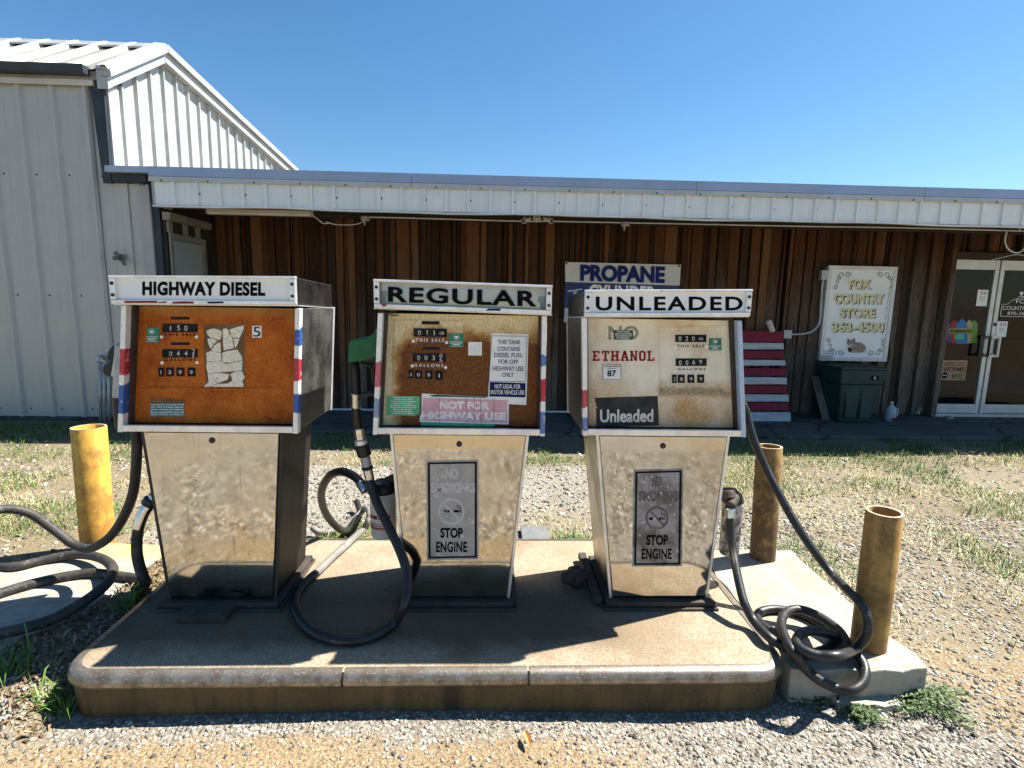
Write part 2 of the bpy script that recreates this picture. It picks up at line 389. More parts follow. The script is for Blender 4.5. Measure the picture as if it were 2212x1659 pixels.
def grass_at(x, y):      # how grassy a point is
    n = vnoise(x, y, 1.1, 3); n2 = vnoise(x+9, y+4, 3.2, 2)
    r = sst(1.55, 1.75, x)*sst(4.4, 3.2, x-(y-2)*.55)*sst(1.8, 2.3, y)*(1-.3*sst(4.6, 5.2, y))
    edge = sst(4.55, 4.8, y+.25*(n2-.5))*sst(6.1, 5.75, y)
    le = sst(-2.0, -2.3, x)*sst(2.3, 2.6, y)
    mid = sst(3.0, 3.2, y)*sst(4.3, 3.7, y)*sst(-.9, -.5, x)*.0
    t = np.maximum(np.maximum(r*(.35+.9*n), edge*.9), le*(.30+.85*n))
    bands = sst(2.87, 3.0, y)*sst(3.9, 3.4, y)*(sst(-1.0, -.75, x)*sst(-.35, -.6, x)+sst(.2, .35, x)*sst(.9, .7, x))*(.5+.8*n2)
    return np.clip(np.maximum(t, bands*.8), 0, 1)
def soil_at(x, y):
    soil = sst(-1.95, -1.80, x)*sst(-1.47, -1.53, x)*sst(1.55, 1.7, y)*sst(3.1, 2.95, y)+sst(-1.42, -1.55, x)*sst(1.62, 1.72, y)*sst(2.1, 1.95, y)
    return np.clip(np.maximum(grass_at(x, y), soil), 0, 1)
for nm, fn in (('dirt', dirt_at), ('grassy', soil_at)):
    at_ = me.attributes.new(nm, 'FLOAT', 'POINT'); at_.data.foreach_set('value', fn(GX, GY).astype('f').ravel())
me.materials.append(ground_mat()); me.polygons.foreach_set('use_smooth', [True]*nf)
o = bpy.data.objects.new('ground', me); COL.objects.link(o); tag(o, kind='structure')

def asphalt(name, c1, c2, crack=(.03, .03, .03)):
    k = NT(name); v = k.mapping(); n = k.noise(90, 6, .7, v); b = k.noise(2.2, 4, .6, v)
    c = k.mix(k.rng(n, .35, .65), c1, c2); c = k.mix(k.math('MULTIPLY', k.rng(b, .45, .65), .5), c, tuple(q*.6 for q in c1))
    vo = k.n('TexVoronoi', feature='DISTANCE_TO_EDGE'); vo.inputs['Scale'].default_value = .9
    dv = k.n('MixRGB', blend_type='ADD'); dv.inputs[0].default_value = .5; k.l(v, dv.inputs[1])
    nn = k.n('TexNoise'); nn.inputs['Scale'].default_value = 2.5; k.l(v, nn.inputs['Vector']); k.l(nn.outputs['Color'], dv.inputs[2])
    k.l(dv.outputs[0], vo.inputs['Vector'])
    c = k.mix(k.rng(vo.outputs['Distance'], .008, .02, 1, 0), c, crack); k.col(c)
    k.bump(n, .5, .006); return k.set(.85, 0, .3)
MAT['apron'] = asphalt('apron', (.075, .072, .066), (.13, .125, .115), (.025, .03, .02))
# concrete apron under the awning
o = MB().box(-3.4, 14, 5.78, 7.0, -.12, .035).build('pavement', 'apron', bevel=.02); tag(o, kind='structure')

MAT['slab'] = plain('slab', (.35, .32, .27), (.27, .24, .19), 5, c3=(.26, .22, .16), s3=22, t3=.60, rough=.9, bump=.5, bscale=45, spec=.2, detail=8)
def slab_paint():
    k = NT('slab_painted'); v = k.mapping(); n = k.noise(20, 6, .65, v); y = k.xyz()[1]
    c = k.mix(k.rng(n, .4, .65), (.36, .33, .275), (.26, .23, .18))
    f = k.math('MULTIPLY', k.rng(k.math('ADD', y, k.math('MULTIPLY', n, .12)), 2.78, 2.86), k.rng(k.math('ADD', k.xyz()[0], k.math('MULTIPLY', n, .2)), -2.12, -2.0))
    c = k.mix(k.math('MULTIPLY', f, k.rng(n, .35, .6, .9, .35)), c, (.56, .40, .10)); k.col(c); k.bump(k.noise(45, 5, .6, v), .5, .01); return k.set(.9, 0, .2)
MAT['slab_painted'] = slab_paint()
def rough_slab(name, x0, x1, y0, y1, z0, z1, mat, seed, label, cut=0):
    rnd = random.Random(seed); P = []
    def edge(a, b, n):
        for i in range(n):
            t = i/n; P.append((a[0]+(b[0]-a[0])*t+rnd.uniform(-.012, .012), a[1]+(b[1]-a[1])*t+rnd.uniform(-.012, .012), z1))
    edge((x0, y0), (x1, y0), 8); edge((x1, y0), (x1, y1), 10); edge((x1, y1), (x0+cut, y1), 8); edge((x0+cut, y1), (x0, y1-cut*.75), 6 if cut else 1); edge((x0, y1-cut*.75), (x0, y0), 10)
    o = MB().prism(P, (0, 0, z0-z1)).build(name, mat, bevel=.014, org=((x0+x1)/2, (y0+y1)/2, 0) if 0 else (0, 0, 0))
    return tag(o, kind='structure')
rough_slab('concrete_pad', 1.135, 1.66, 1.80, 2.79, -.05, .118, 'slab', 1, '')
rough_slab('concrete_footing', 1.30, 1.52, 1.75, 1.815, -.05, .012, 'slab', 5, '')
rnp = random.Random(2); PP = [(-2.95, 1.96), (-2.5, 1.95), (-2.2, 1.97), (-2.0, 1.96), (-1.88, 2.0), (-1.84, 2.12), (-1.79, 2.3), (-1.75, 2.45), (-1.72, 2.6), (-1.70, 2.8), (-1.70, 2.95), (-1.9, 2.95), (-2.15, 2.96), (-2.25, 2.80), (-2.45, 2.66), (-2.7, 2.45), (-2.95, 2.3)]
tag(MB().prism([(x+rnp.uniform(-.012, .012), y+rnp.uniform(-.012, .012), .075) for x, y in PP], (0, 0, -.12)).build('concrete_pad', 'slab_painted', bevel=.014), kind='structure')

# ================================================================== STORE
def wood_mat():
    k = NT('barn_boards'); v = k.mapping((9, 9, .7)); geo = k.n('NewGeometry'); rnd = geo.outputs['Random Per Island']
    off = k.n('VectorMath', operation='ADD'); k.l(v, off.inputs[0]); cmb = k.n('CombineXYZ'); k.l(k.math('MULTIPLY', rnd, 40), cmb.inputs[2]); k.l(cmb.outputs[0], off.inputs[1])
    gr = k.noise(7, 7, .65, off.outputs[0], .8); big = k.noise(1.6, 4, .6, off.outputs[0]); z = k.xyz()
    warm = k.ramp(k.math('ADD', k.math('MULTIPLY', gr, .6), k.math('MULTIPLY', rnd, .4)),
                  [(.25, (.020, .008, .004)), (.42, (.055, .022, .009)), (.56, (.095, .040, .017)), (.72, (.14, .066, .030))])
    grey = k.ramp(gr, [(.3, (.035, .028, .022)), (.5, (.115, .092, .072)), (.7, (.20, .168, .136))])
    f = k.rng(k.math('ADD', k.math('SUBTRACT', z[2], k.rng(z[0], -1, 5, 0, .9)), k.math('ADD', k.math('MULTIPLY', big, 1.3), k.math('MULTIPLY', rnd, .6))), 1.0, 2.3, 1, 0)
    c = k.mix(f, warm, grey)
    dk = k.rng(rnd, .62, .66); dk2 = k.rng(rnd, .80, .84, 1, 0); c = k.mix(k.math('MULTIPLY', k.math('MULTIPLY', dk, dk2), .75), c, (.02, .012, .008))
    kn = k.n('TexVoronoi'); kn.inputs['Scale'].default_value = 1.1; k.l(off.outputs[0], kn.inputs['Vector'])
    c = k.mix(k.rng(kn.outputs['Distance'], .10, .16, .8, 0), c, (.025, .012, .006))
    k.col(c); k.bump(gr, .7, .008); return k.set(.85, 0, .2)
MAT['barn_boards'] = wood_mat()
MAT['wood_dark'] = plain('wood_dark', (.03, .02, .015), (.05, .03, .02), 5, (6, 6, .6), rough=.9)
MAT['soffit_dark'] = plain('soffit_dark', (.025, .021, .018), (.04, .033, .028), 3, rough=.9)
def sheet(name, base, b2, streak=.35, spec=.4, rough=.45, metal=.15):
    k = NT(name); v = k.mapping((1, 1, 1)); vs = k.mapping((14, 14, .6)); n = k.noise(2.5, 5, .6, v); st = k.noise(3, 5, .65, vs); fine = k.noise(90, 3, .6, v)
    c = k.mix(k.rng(n, .35, .65), base, b2); c = k.mix(k.math('MULTIPLY', k.rng(st, .52, .72), streak), c, tuple(q*.55 for q in base))
    c = k.mix(k.math('MULTIPLY', k.rng(fine, .5, .7), .25), c, tuple(q*.75 for q in base)); k.col(c)
    k.bump(k.math('ADD', k.noise(4, 3, .5, v), k.noise(1.2, 2, .5, k.mapping((1, 1, 1.8)))), .16, .03); return k.set(rough, metal, spec)
MAT['sheet_shop'] = sheet('sheet_shop', (.66, .69, .69), (.72, .74, .73))
MAT['sheet_barn'] = sheet('sheet_barn', (.38, .39, .385), (.42, .42, .40), .3)
MAT['sheet_gable'] = sheet('sheet_gable', (.42, .43, .425), (.32, .33, .33), .65, rough=.4, metal=.1)
MAT['sheet_roof'] = sheet('sheet_roof', (.25, .24, .21), (.17, .165, .145), .5, rough=.6, metal=.0)
MAT['flashing_sky_tint'] = sheet('flashing_sky_tint', (.36, .42, .53), (.32, .38, .48), .1, rough=.4, metal=.3)  # bare metal cap; the reflected sky is painted in as blue
MAT['flashing_cream'] = sheet('flashing_cream', (.56, .54, .50), (.48, .46, .42), .35)
MAT['slate_trim'] = plain('slate_trim', (.022, .030, .042), (.035, .045, .058), 4, rough=.5, spec=.3)
MAT['grey_trim'] = plain('grey_trim', (.30, .30, .32), (.36, .36, .37), 3, rough=.5)
MAT['white_trim'] = plain('white_trim', (.68, .69, .68), (.58, .58, .56), 5, rough=.4)
MAT['alu_frame'] = plain('alu_frame', (.60, .60, .57), (.50, .50, .48), 6, rough=.4, metal=.3)
MAT['recess_paint'] = plain('recess_paint', (.26, .25, .22), (.19, .18, .16), 6, rough=.7)
MAT['door_white'] = plain('door_white', (.30, .36, .37), (.35, .39, .39), 2, rough=.5)

store = thing('store_building', 'long low store with rough brown board wall under a ribbed white metal awning', 'store', (1.2, 6.95, 0))
# board wall, one weathered skin of uneven vertical boards
mb = MB(); rnd = random.Random(11); x = -3.36
def boards(x0, x1, z0, z1, yb):
    global mb
    x = x0
    while x < x1:
        wdt = rnd.choice((.045, .05, .06, .07, .08, .09, .10, .13, .16)); wdt = min(wdt, x1-x); 
        if wdt < .02: break
        d = rnd.choice((.008, .012, .02, .035, .05, .06)); j = rnd.uniform(-.012, .012); gap = rnd.choice((.004, .008, .015, .03, .045))
        mb.trap(x+gap/2+j, x+wdt-gap/2+j, x+gap/2-j*.6, x+wdt-gap/2-j*.6, yb-d, yb+.01, z0+rnd.uniform(0, .02), z1)
        x += wdt
boards(-3.36, 5.80, .045, 2.42, 6.98); boards(5.86, 9.4, 2.17, 2.42, 7.0)
mb.build('board_wall', 'barn_boards', store)
MB().box(-3.5, 5.86, 6.99, 7.05, -.1, 2.5).box(5.86, 9.6, 7.01, 7.05, 2.15, 2.5).build('wall_backing', 'wood_dark', store)
MB().box(5.80, 5.87, 6.86, 6.985, .05, 2.42).build('door_post', 'barn_boards', store, bevel=.006)
MB().box(5.87, 9.4, 6.90, 6.985, 2.085, 2.168).build('door_lintel', 'wood_dark', store)
MB().box(-2.6, 3.2, 6.895, 6.925, .036, .055).build('base_strip', 'white_trim', store)
MB().box(-3.5, 9.6, 5.92, 7.2, 2.405, 2.45).box(-3.5, 9.6, 6.62, 6.70, 2.37, 2.402).box(-3.40, 9.6, 6.05, 6.12, 2.36, 2.402).build('soffit', 'soffit_dark', store)
# awning fascia: ribbed sheet, cream lip, tilted cap in lengths, sky reflection in its blue colour
FY = 5.80
mb = MB(); prof = []
x = -3.39
while x < 9.6:
    prof += [(x, 0), (x+.186, 0), (x+.190, -.021), (x+.218, -.021), (x+.222, 0)]; x += .2255
for (xa, ya), (xb, yb) in zip(prof, prof[1:]):
    mb.quad((xa, FY+ya, 2.335), (xb, FY+yb, 2.335), (xb, FY+yb, 2.565), (xa, FY+ya, 2.565))
mb.build('fascia_sheet', 'sheet_shop', store)
MB().box(-3.39, 9.6, FY+.012, FY+.05, 2.33, 2.60).box(-3.40, -3.385, FY-.01, 6.1, 2.33, 2.60).build('fascia_backing', 'grey_trim', store)
xx = [-3.42, -.83, 2.08, 4.50, 7.4, 9.6]
mb = MB(); rj = random.Random(4)
for i in range(40):
    a = -3.40+i*.33; b = a+.33; s0 = .006*sin(a*2.1)+.004*sin(a*5); s1 = .006*sin(b*2.1)+.004*sin(b*5)
    mb.hexa([(a, FY-.022, 2.318+s0), (b, FY-.022, 2.318+s1), (b, FY+.03, 2.318+s1), (a, FY+.03, 2.318+s0), (a, FY-.022, 2.332+s0), (b, FY-.022, 2.332+s1), (b, FY+.03, 2.332+s1), (a, FY+.03, 2.332+s0)])
mb.build('drip_edge', 'white_trim', store)
for a, b in zip(xx, xx[1:]):
    MB().prism([(a+.003, FY-.024, 2.557), (a+.003, FY-.030, 2.561), (a+.003, FY-.020, 2.607), (a+.003, FY-.004, 2.610)], (b-a-.006, 0, 0)).build('cap_lip', 'flashing_cream', store)
    MB().prism([(a+.002, FY-.022, 2.6105), (a+.002, FY-.012, 2.702), (a+.002, FY+.10, 2.702), (a+.002, FY+.06, 2.6105)], (b-a-.004, 0, 0)).build('cap_flashing', 'flashing_sky_tint', store)
def screws(pts, par):
    s0 = None; o0 = Vector(ORG[par])
    for p in pts:
        if s0 is None: s0 = MB().lathe(p, [(.009, 0), (.009, .005), (.004, .009)], 8, (0, -1, 0)).build('screw', 'bolt', par); p0 = Vector(p)
        else: c = s0.copy(); COL.objects.link(c); c.parent = par; c.location = Vector(p)-p0
screws([(-3.29+i*.451, FY-.0265, 2.567) for i in range(25)]+[(-3.39+i*.451, FY, 2.45+.01*sin(i*3.1)) for i in range(25)], store)
# low roof behind the cap, and the narrow end bay with its gutter and corner trim
MB().hexa([(-3.9, 5.87, 2.66), (9.6, 5.87, 2.66), (9.6, 11.5, 2.72), (-3.9, 11.5, 2.72), (-3.9, 5.87, 2.69), (9.6, 5.87, 2.69), (9.6, 11.5, 2.75), (-3.9, 11.5, 2.75)]).build('low_roof', 'sheet_roof', store)
MB().box(-3.925, -3.65, 6.021, 6.10, .115, 2.575).box(-3.84, -3.77, 6.004, 6.0205, .115, 2.575).build('end_bay_wall', 'sheet_barn', store, bevel=.004)
MB().box(-3.885, -3.425, 5.86, 6.02, 2.655, 2.715).build('cap_return', 'flashing_sky_tint', store)
MB().trap(-3.87, -3.53, -3.87, -3.53, 5.93, 6.02, 2.578, 2.652).build('end_gutter', 'slate_trim', store, bevel=.006)
MB().box(-3.648, -3.545, 5.985, 6.09, .1, 2.56).build('corner_trim', 'grey_trim', store, bevel=.006)
MB().box(-3.543, -3.47, 6.01, 6.09, .05, 2.56).build('corner_return', 'slate_trim', store)
MB().box(-3.50, -3.44, 6.05, 6.98, .0, 2.40).build('recess_wall', 'soffit_dark', store)
dr = MB().box(-3.44, -3.425, 6.12, 6.72, .05, 2.03).build('side_door', 'door_white', store); tag(dr, 'plain pale door set in the dark recess')
MB().box(-3.424, -3.405, 6.06, 6.118, .05, 2.10).box(-3.424, -3.405, 6.722, 6.79, .05, 2.10).box(-3.424, -3.405, 6.1185, 6.7215, 2.035, 2.10).build('frame', 'recess_paint', dr, bevel=.004)
MB().box(-3.4, -3.39, 6.735, 6.775, 1.42, 1.54).build('hinge', 'hard_black', dr)
mb = MB().box(-3.44, -3.36, 6.0, 6.86, 2.22, 2.30)
for y in (6.06, 6.36, 6.62): mb.box(-3.44, -3.41, y, y+.07, 2.105, 2.219)
mb.build('recess_trim', 'recess_paint', store, bevel=.004)

# glass double door: frames, panes, pulls, with the dark shop behind them
gl = NT('door_glass'); tr_ = gl.n('BsdfTransparent'); tr_.inputs[0].default_value = (.93, .95, .95, 1); gs = gl.n('BsdfGlossy'); gs.inputs['Roughness'].default_value = .02; fr0 = gl.n('Fresnel'); fr0.inputs[0].default_value = 1.36; mx = gl.n('MixShader')
gl.l(fr0.outputs[0], mx.inputs[0]); gl.l(tr_.outputs[0], mx.inputs[1]); gl.l(gs.outputs[0], mx.inputs[2]); gl.l(mx.outputs[0], gl.t.nodes['Material Output'].inputs['Surface'])
MAT['door_glass'] = gl.m
def leaf(x0, x1, handle_x, hm_):
    d = MB().box(x0, x0+.055, 6.93, 6.965, .075, 2.08).box(x1-.055, x1, 6.93, 6.965, .075, 2.08).box(x0+.0555, x1-.0555, 6.932, 6.963, 1.955, 2.078).box(x0+.0555, x1-.0555, 6.932, 6.963, .08, .20).build('glass_door', 'alu_frame', store, bevel=.004)
    MB().quad((x0+.05, 6.948, .19), (x1-.05, 6.948, .19), (x1-.05, 6.948, 1.96), (x0+.05, 6.948, 1.96)).build('pane', 'door_glass', d, fix=False)
    hx = handle_x
    y = 6.885; mb = MB(); e = .012
    for a in (hx-.06, hx+.06): mb.box(a-e, a+e, y-.02, y, .84, 1.11)
    for z in (.84, 1.11): mb.box(hx-.06+e, hx+.06-e, y-.018, y-.002, z-e*2*(z > 1), z+e*2*(z < 1))
    for z in (.87, 1.08): mb.box(hx-.006, hx+.02, y+.0005, 6.93, z-.01, z+.01)
    mb.build('pull_handle', hm_, d)
    return d
leaf(5.875, 6.505, 6.405, 'hard_black')
d2 = leaf(6.525, 7.40, 6.535, 'alu_frame')
MB().lathe((6.553, 6.93, 1.26), [(.02, 0), (.02, .012), (.008, .014)], 16, (0, -1, 0)).build('lock', 'hard_black', d2)
MB().box(5.86, 9.4, 6.90, 6.99, .035, .073).build('door_sill', 'alu_frame', store)
MB().box(7.41, 9.4, 6.93, 6.99, .075, 2.08).build('side_window', 'counter_black', store)
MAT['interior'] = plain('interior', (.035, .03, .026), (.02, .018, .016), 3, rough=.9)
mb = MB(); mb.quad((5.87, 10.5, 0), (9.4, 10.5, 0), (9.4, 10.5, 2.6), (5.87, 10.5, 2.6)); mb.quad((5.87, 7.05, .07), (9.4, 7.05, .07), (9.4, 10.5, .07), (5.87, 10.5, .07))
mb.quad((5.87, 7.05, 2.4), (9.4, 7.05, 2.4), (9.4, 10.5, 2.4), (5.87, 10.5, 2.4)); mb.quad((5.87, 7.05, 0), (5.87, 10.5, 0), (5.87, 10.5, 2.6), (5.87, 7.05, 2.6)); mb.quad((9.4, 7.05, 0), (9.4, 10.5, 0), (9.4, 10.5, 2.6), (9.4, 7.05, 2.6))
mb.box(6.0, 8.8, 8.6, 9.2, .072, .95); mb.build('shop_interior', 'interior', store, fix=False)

# ================================================================== METAL BARN (left)
barn = thing('metal_barn', 'tall pale ribbed metal barn with a bright white gable end', 'barn', (-5.6, 6.0, 0))
BY = 6.02
def ribbed(mb, x0, x1, y, z0, z1, pitch=.325, wr=.075, dr=.03):
    x = x0; P = []
    while x < x1: P += [(x, 0), (x+pitch-wr, 0), (x+pitch-wr*.72, -dr), (x+pitch-wr*.28, -dr), (x+pitch, 0)]; x += pitch
    P = [p for p in P if p[0] <= x1]
    for (xa, ya), (xb, yb) in zip(P, P[1:]): mb.quad((xa, y+ya, z0), (xb, y+yb, z0), (xb, y+yb, z1), (xa, y+ya, z1))
mb = MB(); ribbed(mb, -9.01+.06, -3.93, BY, .115, 3.5); mb.build('front_wall', 'sheet_barn', barn)
MB().box(-9.0, -3.93, BY+.012, BY+.1, .113, 3.5).build('wall_core', 'sheet_barn', barn)
MAT['footing'] = plain('footing', (.09, .085, .075), (.05, .045, .04), 8, rough=.9, bump=.4)
MB().box(-9.0, -3.6, BY+.0, BY+.011, -.1, .112).build('footing', 'footing', barn)
screws([(-8.9+i*.325, BY, z) for i in range(8, 16) for z in (.20, 1.42, 2.64)], barn)
# gable end facing right, saltbox outline
GXp = -3.92; PK = (7.0, 4.11); FR = (6.02, 3.45); BK = (11.6, 3.69)
mb = MB(); y = 6.02; P = []
def roofz(y): return FR[1]+(PK[1]-FR[1])*(y-FR[0])/(PK[0]-FR[0]) if y < PK[0] else PK[1]+(BK[1]-PK[1])*(y-PK[0])/(BK[0]-PK[0])
while y < 11.6: P += [(y, 0), (y+.20, 0), (y+.215, .034), (y+.240, .034), (y+.258, 0)]; y += .262
for (ya, a), (yb, b) in zip(P, P[1:]):
    mb.quad((GXp+a, ya, 2.0), (GXp+b, yb, 2.0), (GXp+b, yb, roofz(yb)), (GXp+a, ya, roofz(ya)))
mb.build('gable_wall', 'sheet_gable', barn)
MB().box(-3.93, -3.875, 6.0, 6.16, 2.62, 3.52).build('gable_corner', 'sheet_gable', barn)
MB().prism([(-4.03, 5.965, 3.49), (-3.895, 5.965, 3.49), (-3.90, 5.965, 2.565), (-3.985, 5.965, 2.565)], (0, .034, 0)).build('downspout', 'slate_trim', barn, bevel=.005)
# roof: front pitch with ribs, ridge cap, back pitch
mb = MB(); e0 = Vector((0, 5.93, 3.63)); e1 = Vector((0, 7.0, 4.285)); nrm = Vector((0, -(e1.z-e0.z), e1.y-e0.y)).normalized()
x = -9.0+.05; P = []
while x < -4.0: P += [(x, 0), (x+.225, 0), (x+.245, .045), (x+.295, .045), (x+.315, 0)]; x += .322
P.append((-3.95, 0))
rb_ = MB()
for (xa, a), (xb, b) in zip(P, P[1:]):
    (mb if a == b == 0 else rb_).quad(Vector((xa, 0, 0))+e0+nrm*a, Vector((xb, 0, 0))+e0+nrm*b, Vector((xb, 0, 0))+e1+nrm*b, Vector((xa, 0, 0))+e1+nrm*a)
rb_.build('roof_rib', 'white_trim', barn, fix=False)
mb.hexa([(-9, 5.95, 3.54), (-3.93, 5.95, 3.54), (-3.93, 7.0, 4.17), (-9, 7.0, 4.17), (-9, 5.95, 3.62), (-3.93, 5.95, 3.62), (-3.93, 7.0, 4.27), (-9, 7.0, 4.27)])
mb.hexa([(-9, 7.002, 4.17), (-3.93, 7.002, 4.17), (-3.93, 11.7, 3.70), (-9, 11.7, 3.70), (-9, 7.002, 4.275), (-3.93, 7.002, 4.275), (-3.93, 11.7, 3.82), (-9, 11.7, 3.82)])
mb.build('roof', 'sheet_roof', barn)
MB().prism([(-9, 6.80, 4.21), (-9, 7.0, 4.328), (-9, 7.24, 4.305), (-9, 7.24, 4.29), (-9, 7.0, 4.310), (-9, 6.81, 4.196)], (5.02, 0, 0)).build('ridge_cap', 'galvanised', barn)
MB().box(-9, -3.99, 5.955, BY-.034, 3.49, 3.565).build('eave_trim', 'flashing_cream', barn, bevel=.006)
MB().prism([(-9, 5.86, 3.575), (-9, 5.955, 3.568), (-9, 5.955, 3.652), (-9, 5.845, 3.648)], (4.995, 0, 0)).build('gutter', 'slate_trim', barn)
def rake(pts, name):
    for (ya, za), (yb, zb) in zip(pts, pts[1:]):
        MB().hexa([(-3.935, ya, za-.20), (-3.83, ya, za-.20), (-3.83, yb, zb-.20), (-3.935, yb, zb-.20), (-3.935, ya, za-.075), (-3.83, ya, za-.09), (-3.83, yb, zb-.09), (-3.935, yb, zb-.075)]).build(name, 'sheet_gable', barn)
        MB().hexa([(-3.935, ya, za-.0745), (-3.79, ya, za-.085), (-3.79, yb, zb-.085), (-3.935, yb, zb-.0745), (-3.935, ya, za+.02), (-3.80, ya, za), (-3.80, yb, zb), (-3.935, yb, zb+.02)]).build(name, 'sheet_gable', barn)
rake([(5.935, 3.655), (6.985, 4.315)], 'rake_trim'); rake([(6.995, 4.32), (11.9, 3.85)], 'rake_trim')
MB().box(-9, -3.93, 11.5, 11.6, 0, 3.75).build('back_wall', 'sheet_barn', barn)

# ================================================================== PUMP ISLAND
IZ = .15; IX0, IX1, IY0, IY1 = -1.505, 1.115, 1.745, 2.875
def island_outline(off=0.0, n=8, rf=.135, rb=.05):
    x0, x1, y0, y1 = IX0+off, IX1-off, IY0+off, IY1-off; P = []
    for cx, cy, a0, r in ((x0, y0, 180, rf), (x1, y0, 270, rf), (x1, y1, 0, rb), (x0, y1, 90, rb)):
        r = max(r-off, .005); ccx = cx+r if a0 in (180, 90) else cx-r; ccy = cy+r if a0 in (180, 270) else cy-r
        for i in range(n+1):
            a = radians(a0+90*i/n); P.append((ccx+r*cos(a), ccy+r*sin(a)))
    return P
def island_mats():
    k = NT('island_concrete'); v = k.mapping(); fine = k.noise(150, 5, .75, v); mid = k.noise(6, 6, .62, v); big = k.noise(1.7, 4, .55, v)
    c = k.ramp(fine, [(.34, (.12, .096, .066)), (.46, (.265, .216, .15)), (.58, (.37, .312, .228)), (.72, (.45, .39, .30))])
    c = k.mix(k.rng(mid, .52, .72, 0, .55), c, (.24, .165, .095))
    c = k.mix(k.rng(big, .52, .66, 0, .55), c, (.17, .12, .075))
    x, y, z = k.xyz()
    d = k.math('ADD', y, k.math('MULTIPLY', mid, .22))      # brown band deepens the pump shadows in the concrete's colour
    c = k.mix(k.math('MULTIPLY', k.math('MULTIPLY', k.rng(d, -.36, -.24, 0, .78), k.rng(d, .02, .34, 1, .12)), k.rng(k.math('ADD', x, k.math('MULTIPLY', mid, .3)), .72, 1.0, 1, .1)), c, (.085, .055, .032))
    k.col(c); k.bump(fine, .35, .004); MAT['island_concrete'] = k.set(.9, 0, .25)
    k = NT('curb_skirt'); v = k.mapping((1, 1, 1)); n = k.noise(7, 6, .65, v); st = k.noise(5, 5, .6, k.mapping((6, 6, .6))); f = k.noise(80, 5, .7, v)
    c = k.mix(k.rng(n, .35, .65), (.13, .083, .036), (.075, .05, .024)); c = k.mix(k.rng(st, .5, .7, 0, .7), c, (.05, .035, .02)); c = k.mix(k.rng(f, .55, .7, 0, .45), c, (.24, .17, .09))
    xx = k.xyz()[0]; g = k.math('ABSOLUTE', k.math('SUBTRACT', k.math('ADD', xx, k.math('MULTIPLY', n, .06)), .10)); g = k.rng(g, .02, .04, .8, 0)
    c = k.mix(g, c, (.03, .022, .015)); k.col(c); k.bump(f, .4, .004); MAT['curb_skirt'] = k.set(.8, 0, .3)
    k = NT('steel_edging'); v = k.mapping(); n = k.noise(16, 6, .65, v); f = k.noise(90, 4, .7, v)
    c = k.mix(k.rng(n, .38, .62), (.32, .285, .24), (.16, .13, .10)); c = k.mix(k.rng(f, .56, .68, 0, .6), c, (.55, .52, .48))
    k.col(c); k.bump(f, .2, .004); MAT['steel_edging'] = k.set(k.rng(n, .3, .7, .28, .5), .7)
island_mats()
isl = thing('pump_island', 'raised concrete pump island with worn rounded steel edging', 'island', (-.19, 2.31, 0))
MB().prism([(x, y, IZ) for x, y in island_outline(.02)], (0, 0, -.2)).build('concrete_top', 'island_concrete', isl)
def ring(name, mat, prof, parts):
    # profile (inset, z) swept along stretches of the outline
    n = len(island_outline()); segs = parts
    outl = {round(o, 4): island_outline(o) for o, z in prof}
    for idx in segs:
        mb = MB(); base = 0
        for j in idx:
            for o, z in prof:
                if isinstance(j, tuple):
                    a, b, t = j; A = outl[round(o, 4)][a % n]; B = outl[round(o, 4)][b % n]; x, y = A[0]+(B[0]-A[0])*t, A[1]+(B[1]-A[1])*t
                else: x, y = outl[round(o, 4)][j % n]
                mb.v.append((x, y, z))
        m = len(prof)
        for i in range(len(idx)-1):
            for q in range(m-1): mb.f.append((i*m+q, (i+1)*m+q, (i+1)*m+q+1, i*m+q+1))
        mb.f.append(tuple(range(m))); mb.f.append(tuple(range((len(idx)-1)*m, len(idx)*m)))
        mb.build(name, mat, isl, smooth=True).modifiers.new('edges', 'EDGE_SPLIT').split_angle = radians(50)
nosing = [(.045, .149), (.043, .1535), (.03, .1535), (.016, .149), (.006, .139), (.0, .122), (.002, .108), (.008, .100), (.012, .098), (.02, .098)]
ring('steel_edging', 'steel_edging', nosing, [[*range(27, 36), 0, 1, 2, 3, 4, 5, 6, 7, 8, (8, 9, .365)], [(8, 9, .369), (8, 9, .643)], [(8, 9, .647), *range(9, 28)]])
ring('curb_skirt', 'curb_skirt', [(.013, .0975), (.016, .05), (.02, -.06)], [[*range(0, 36), 0]])

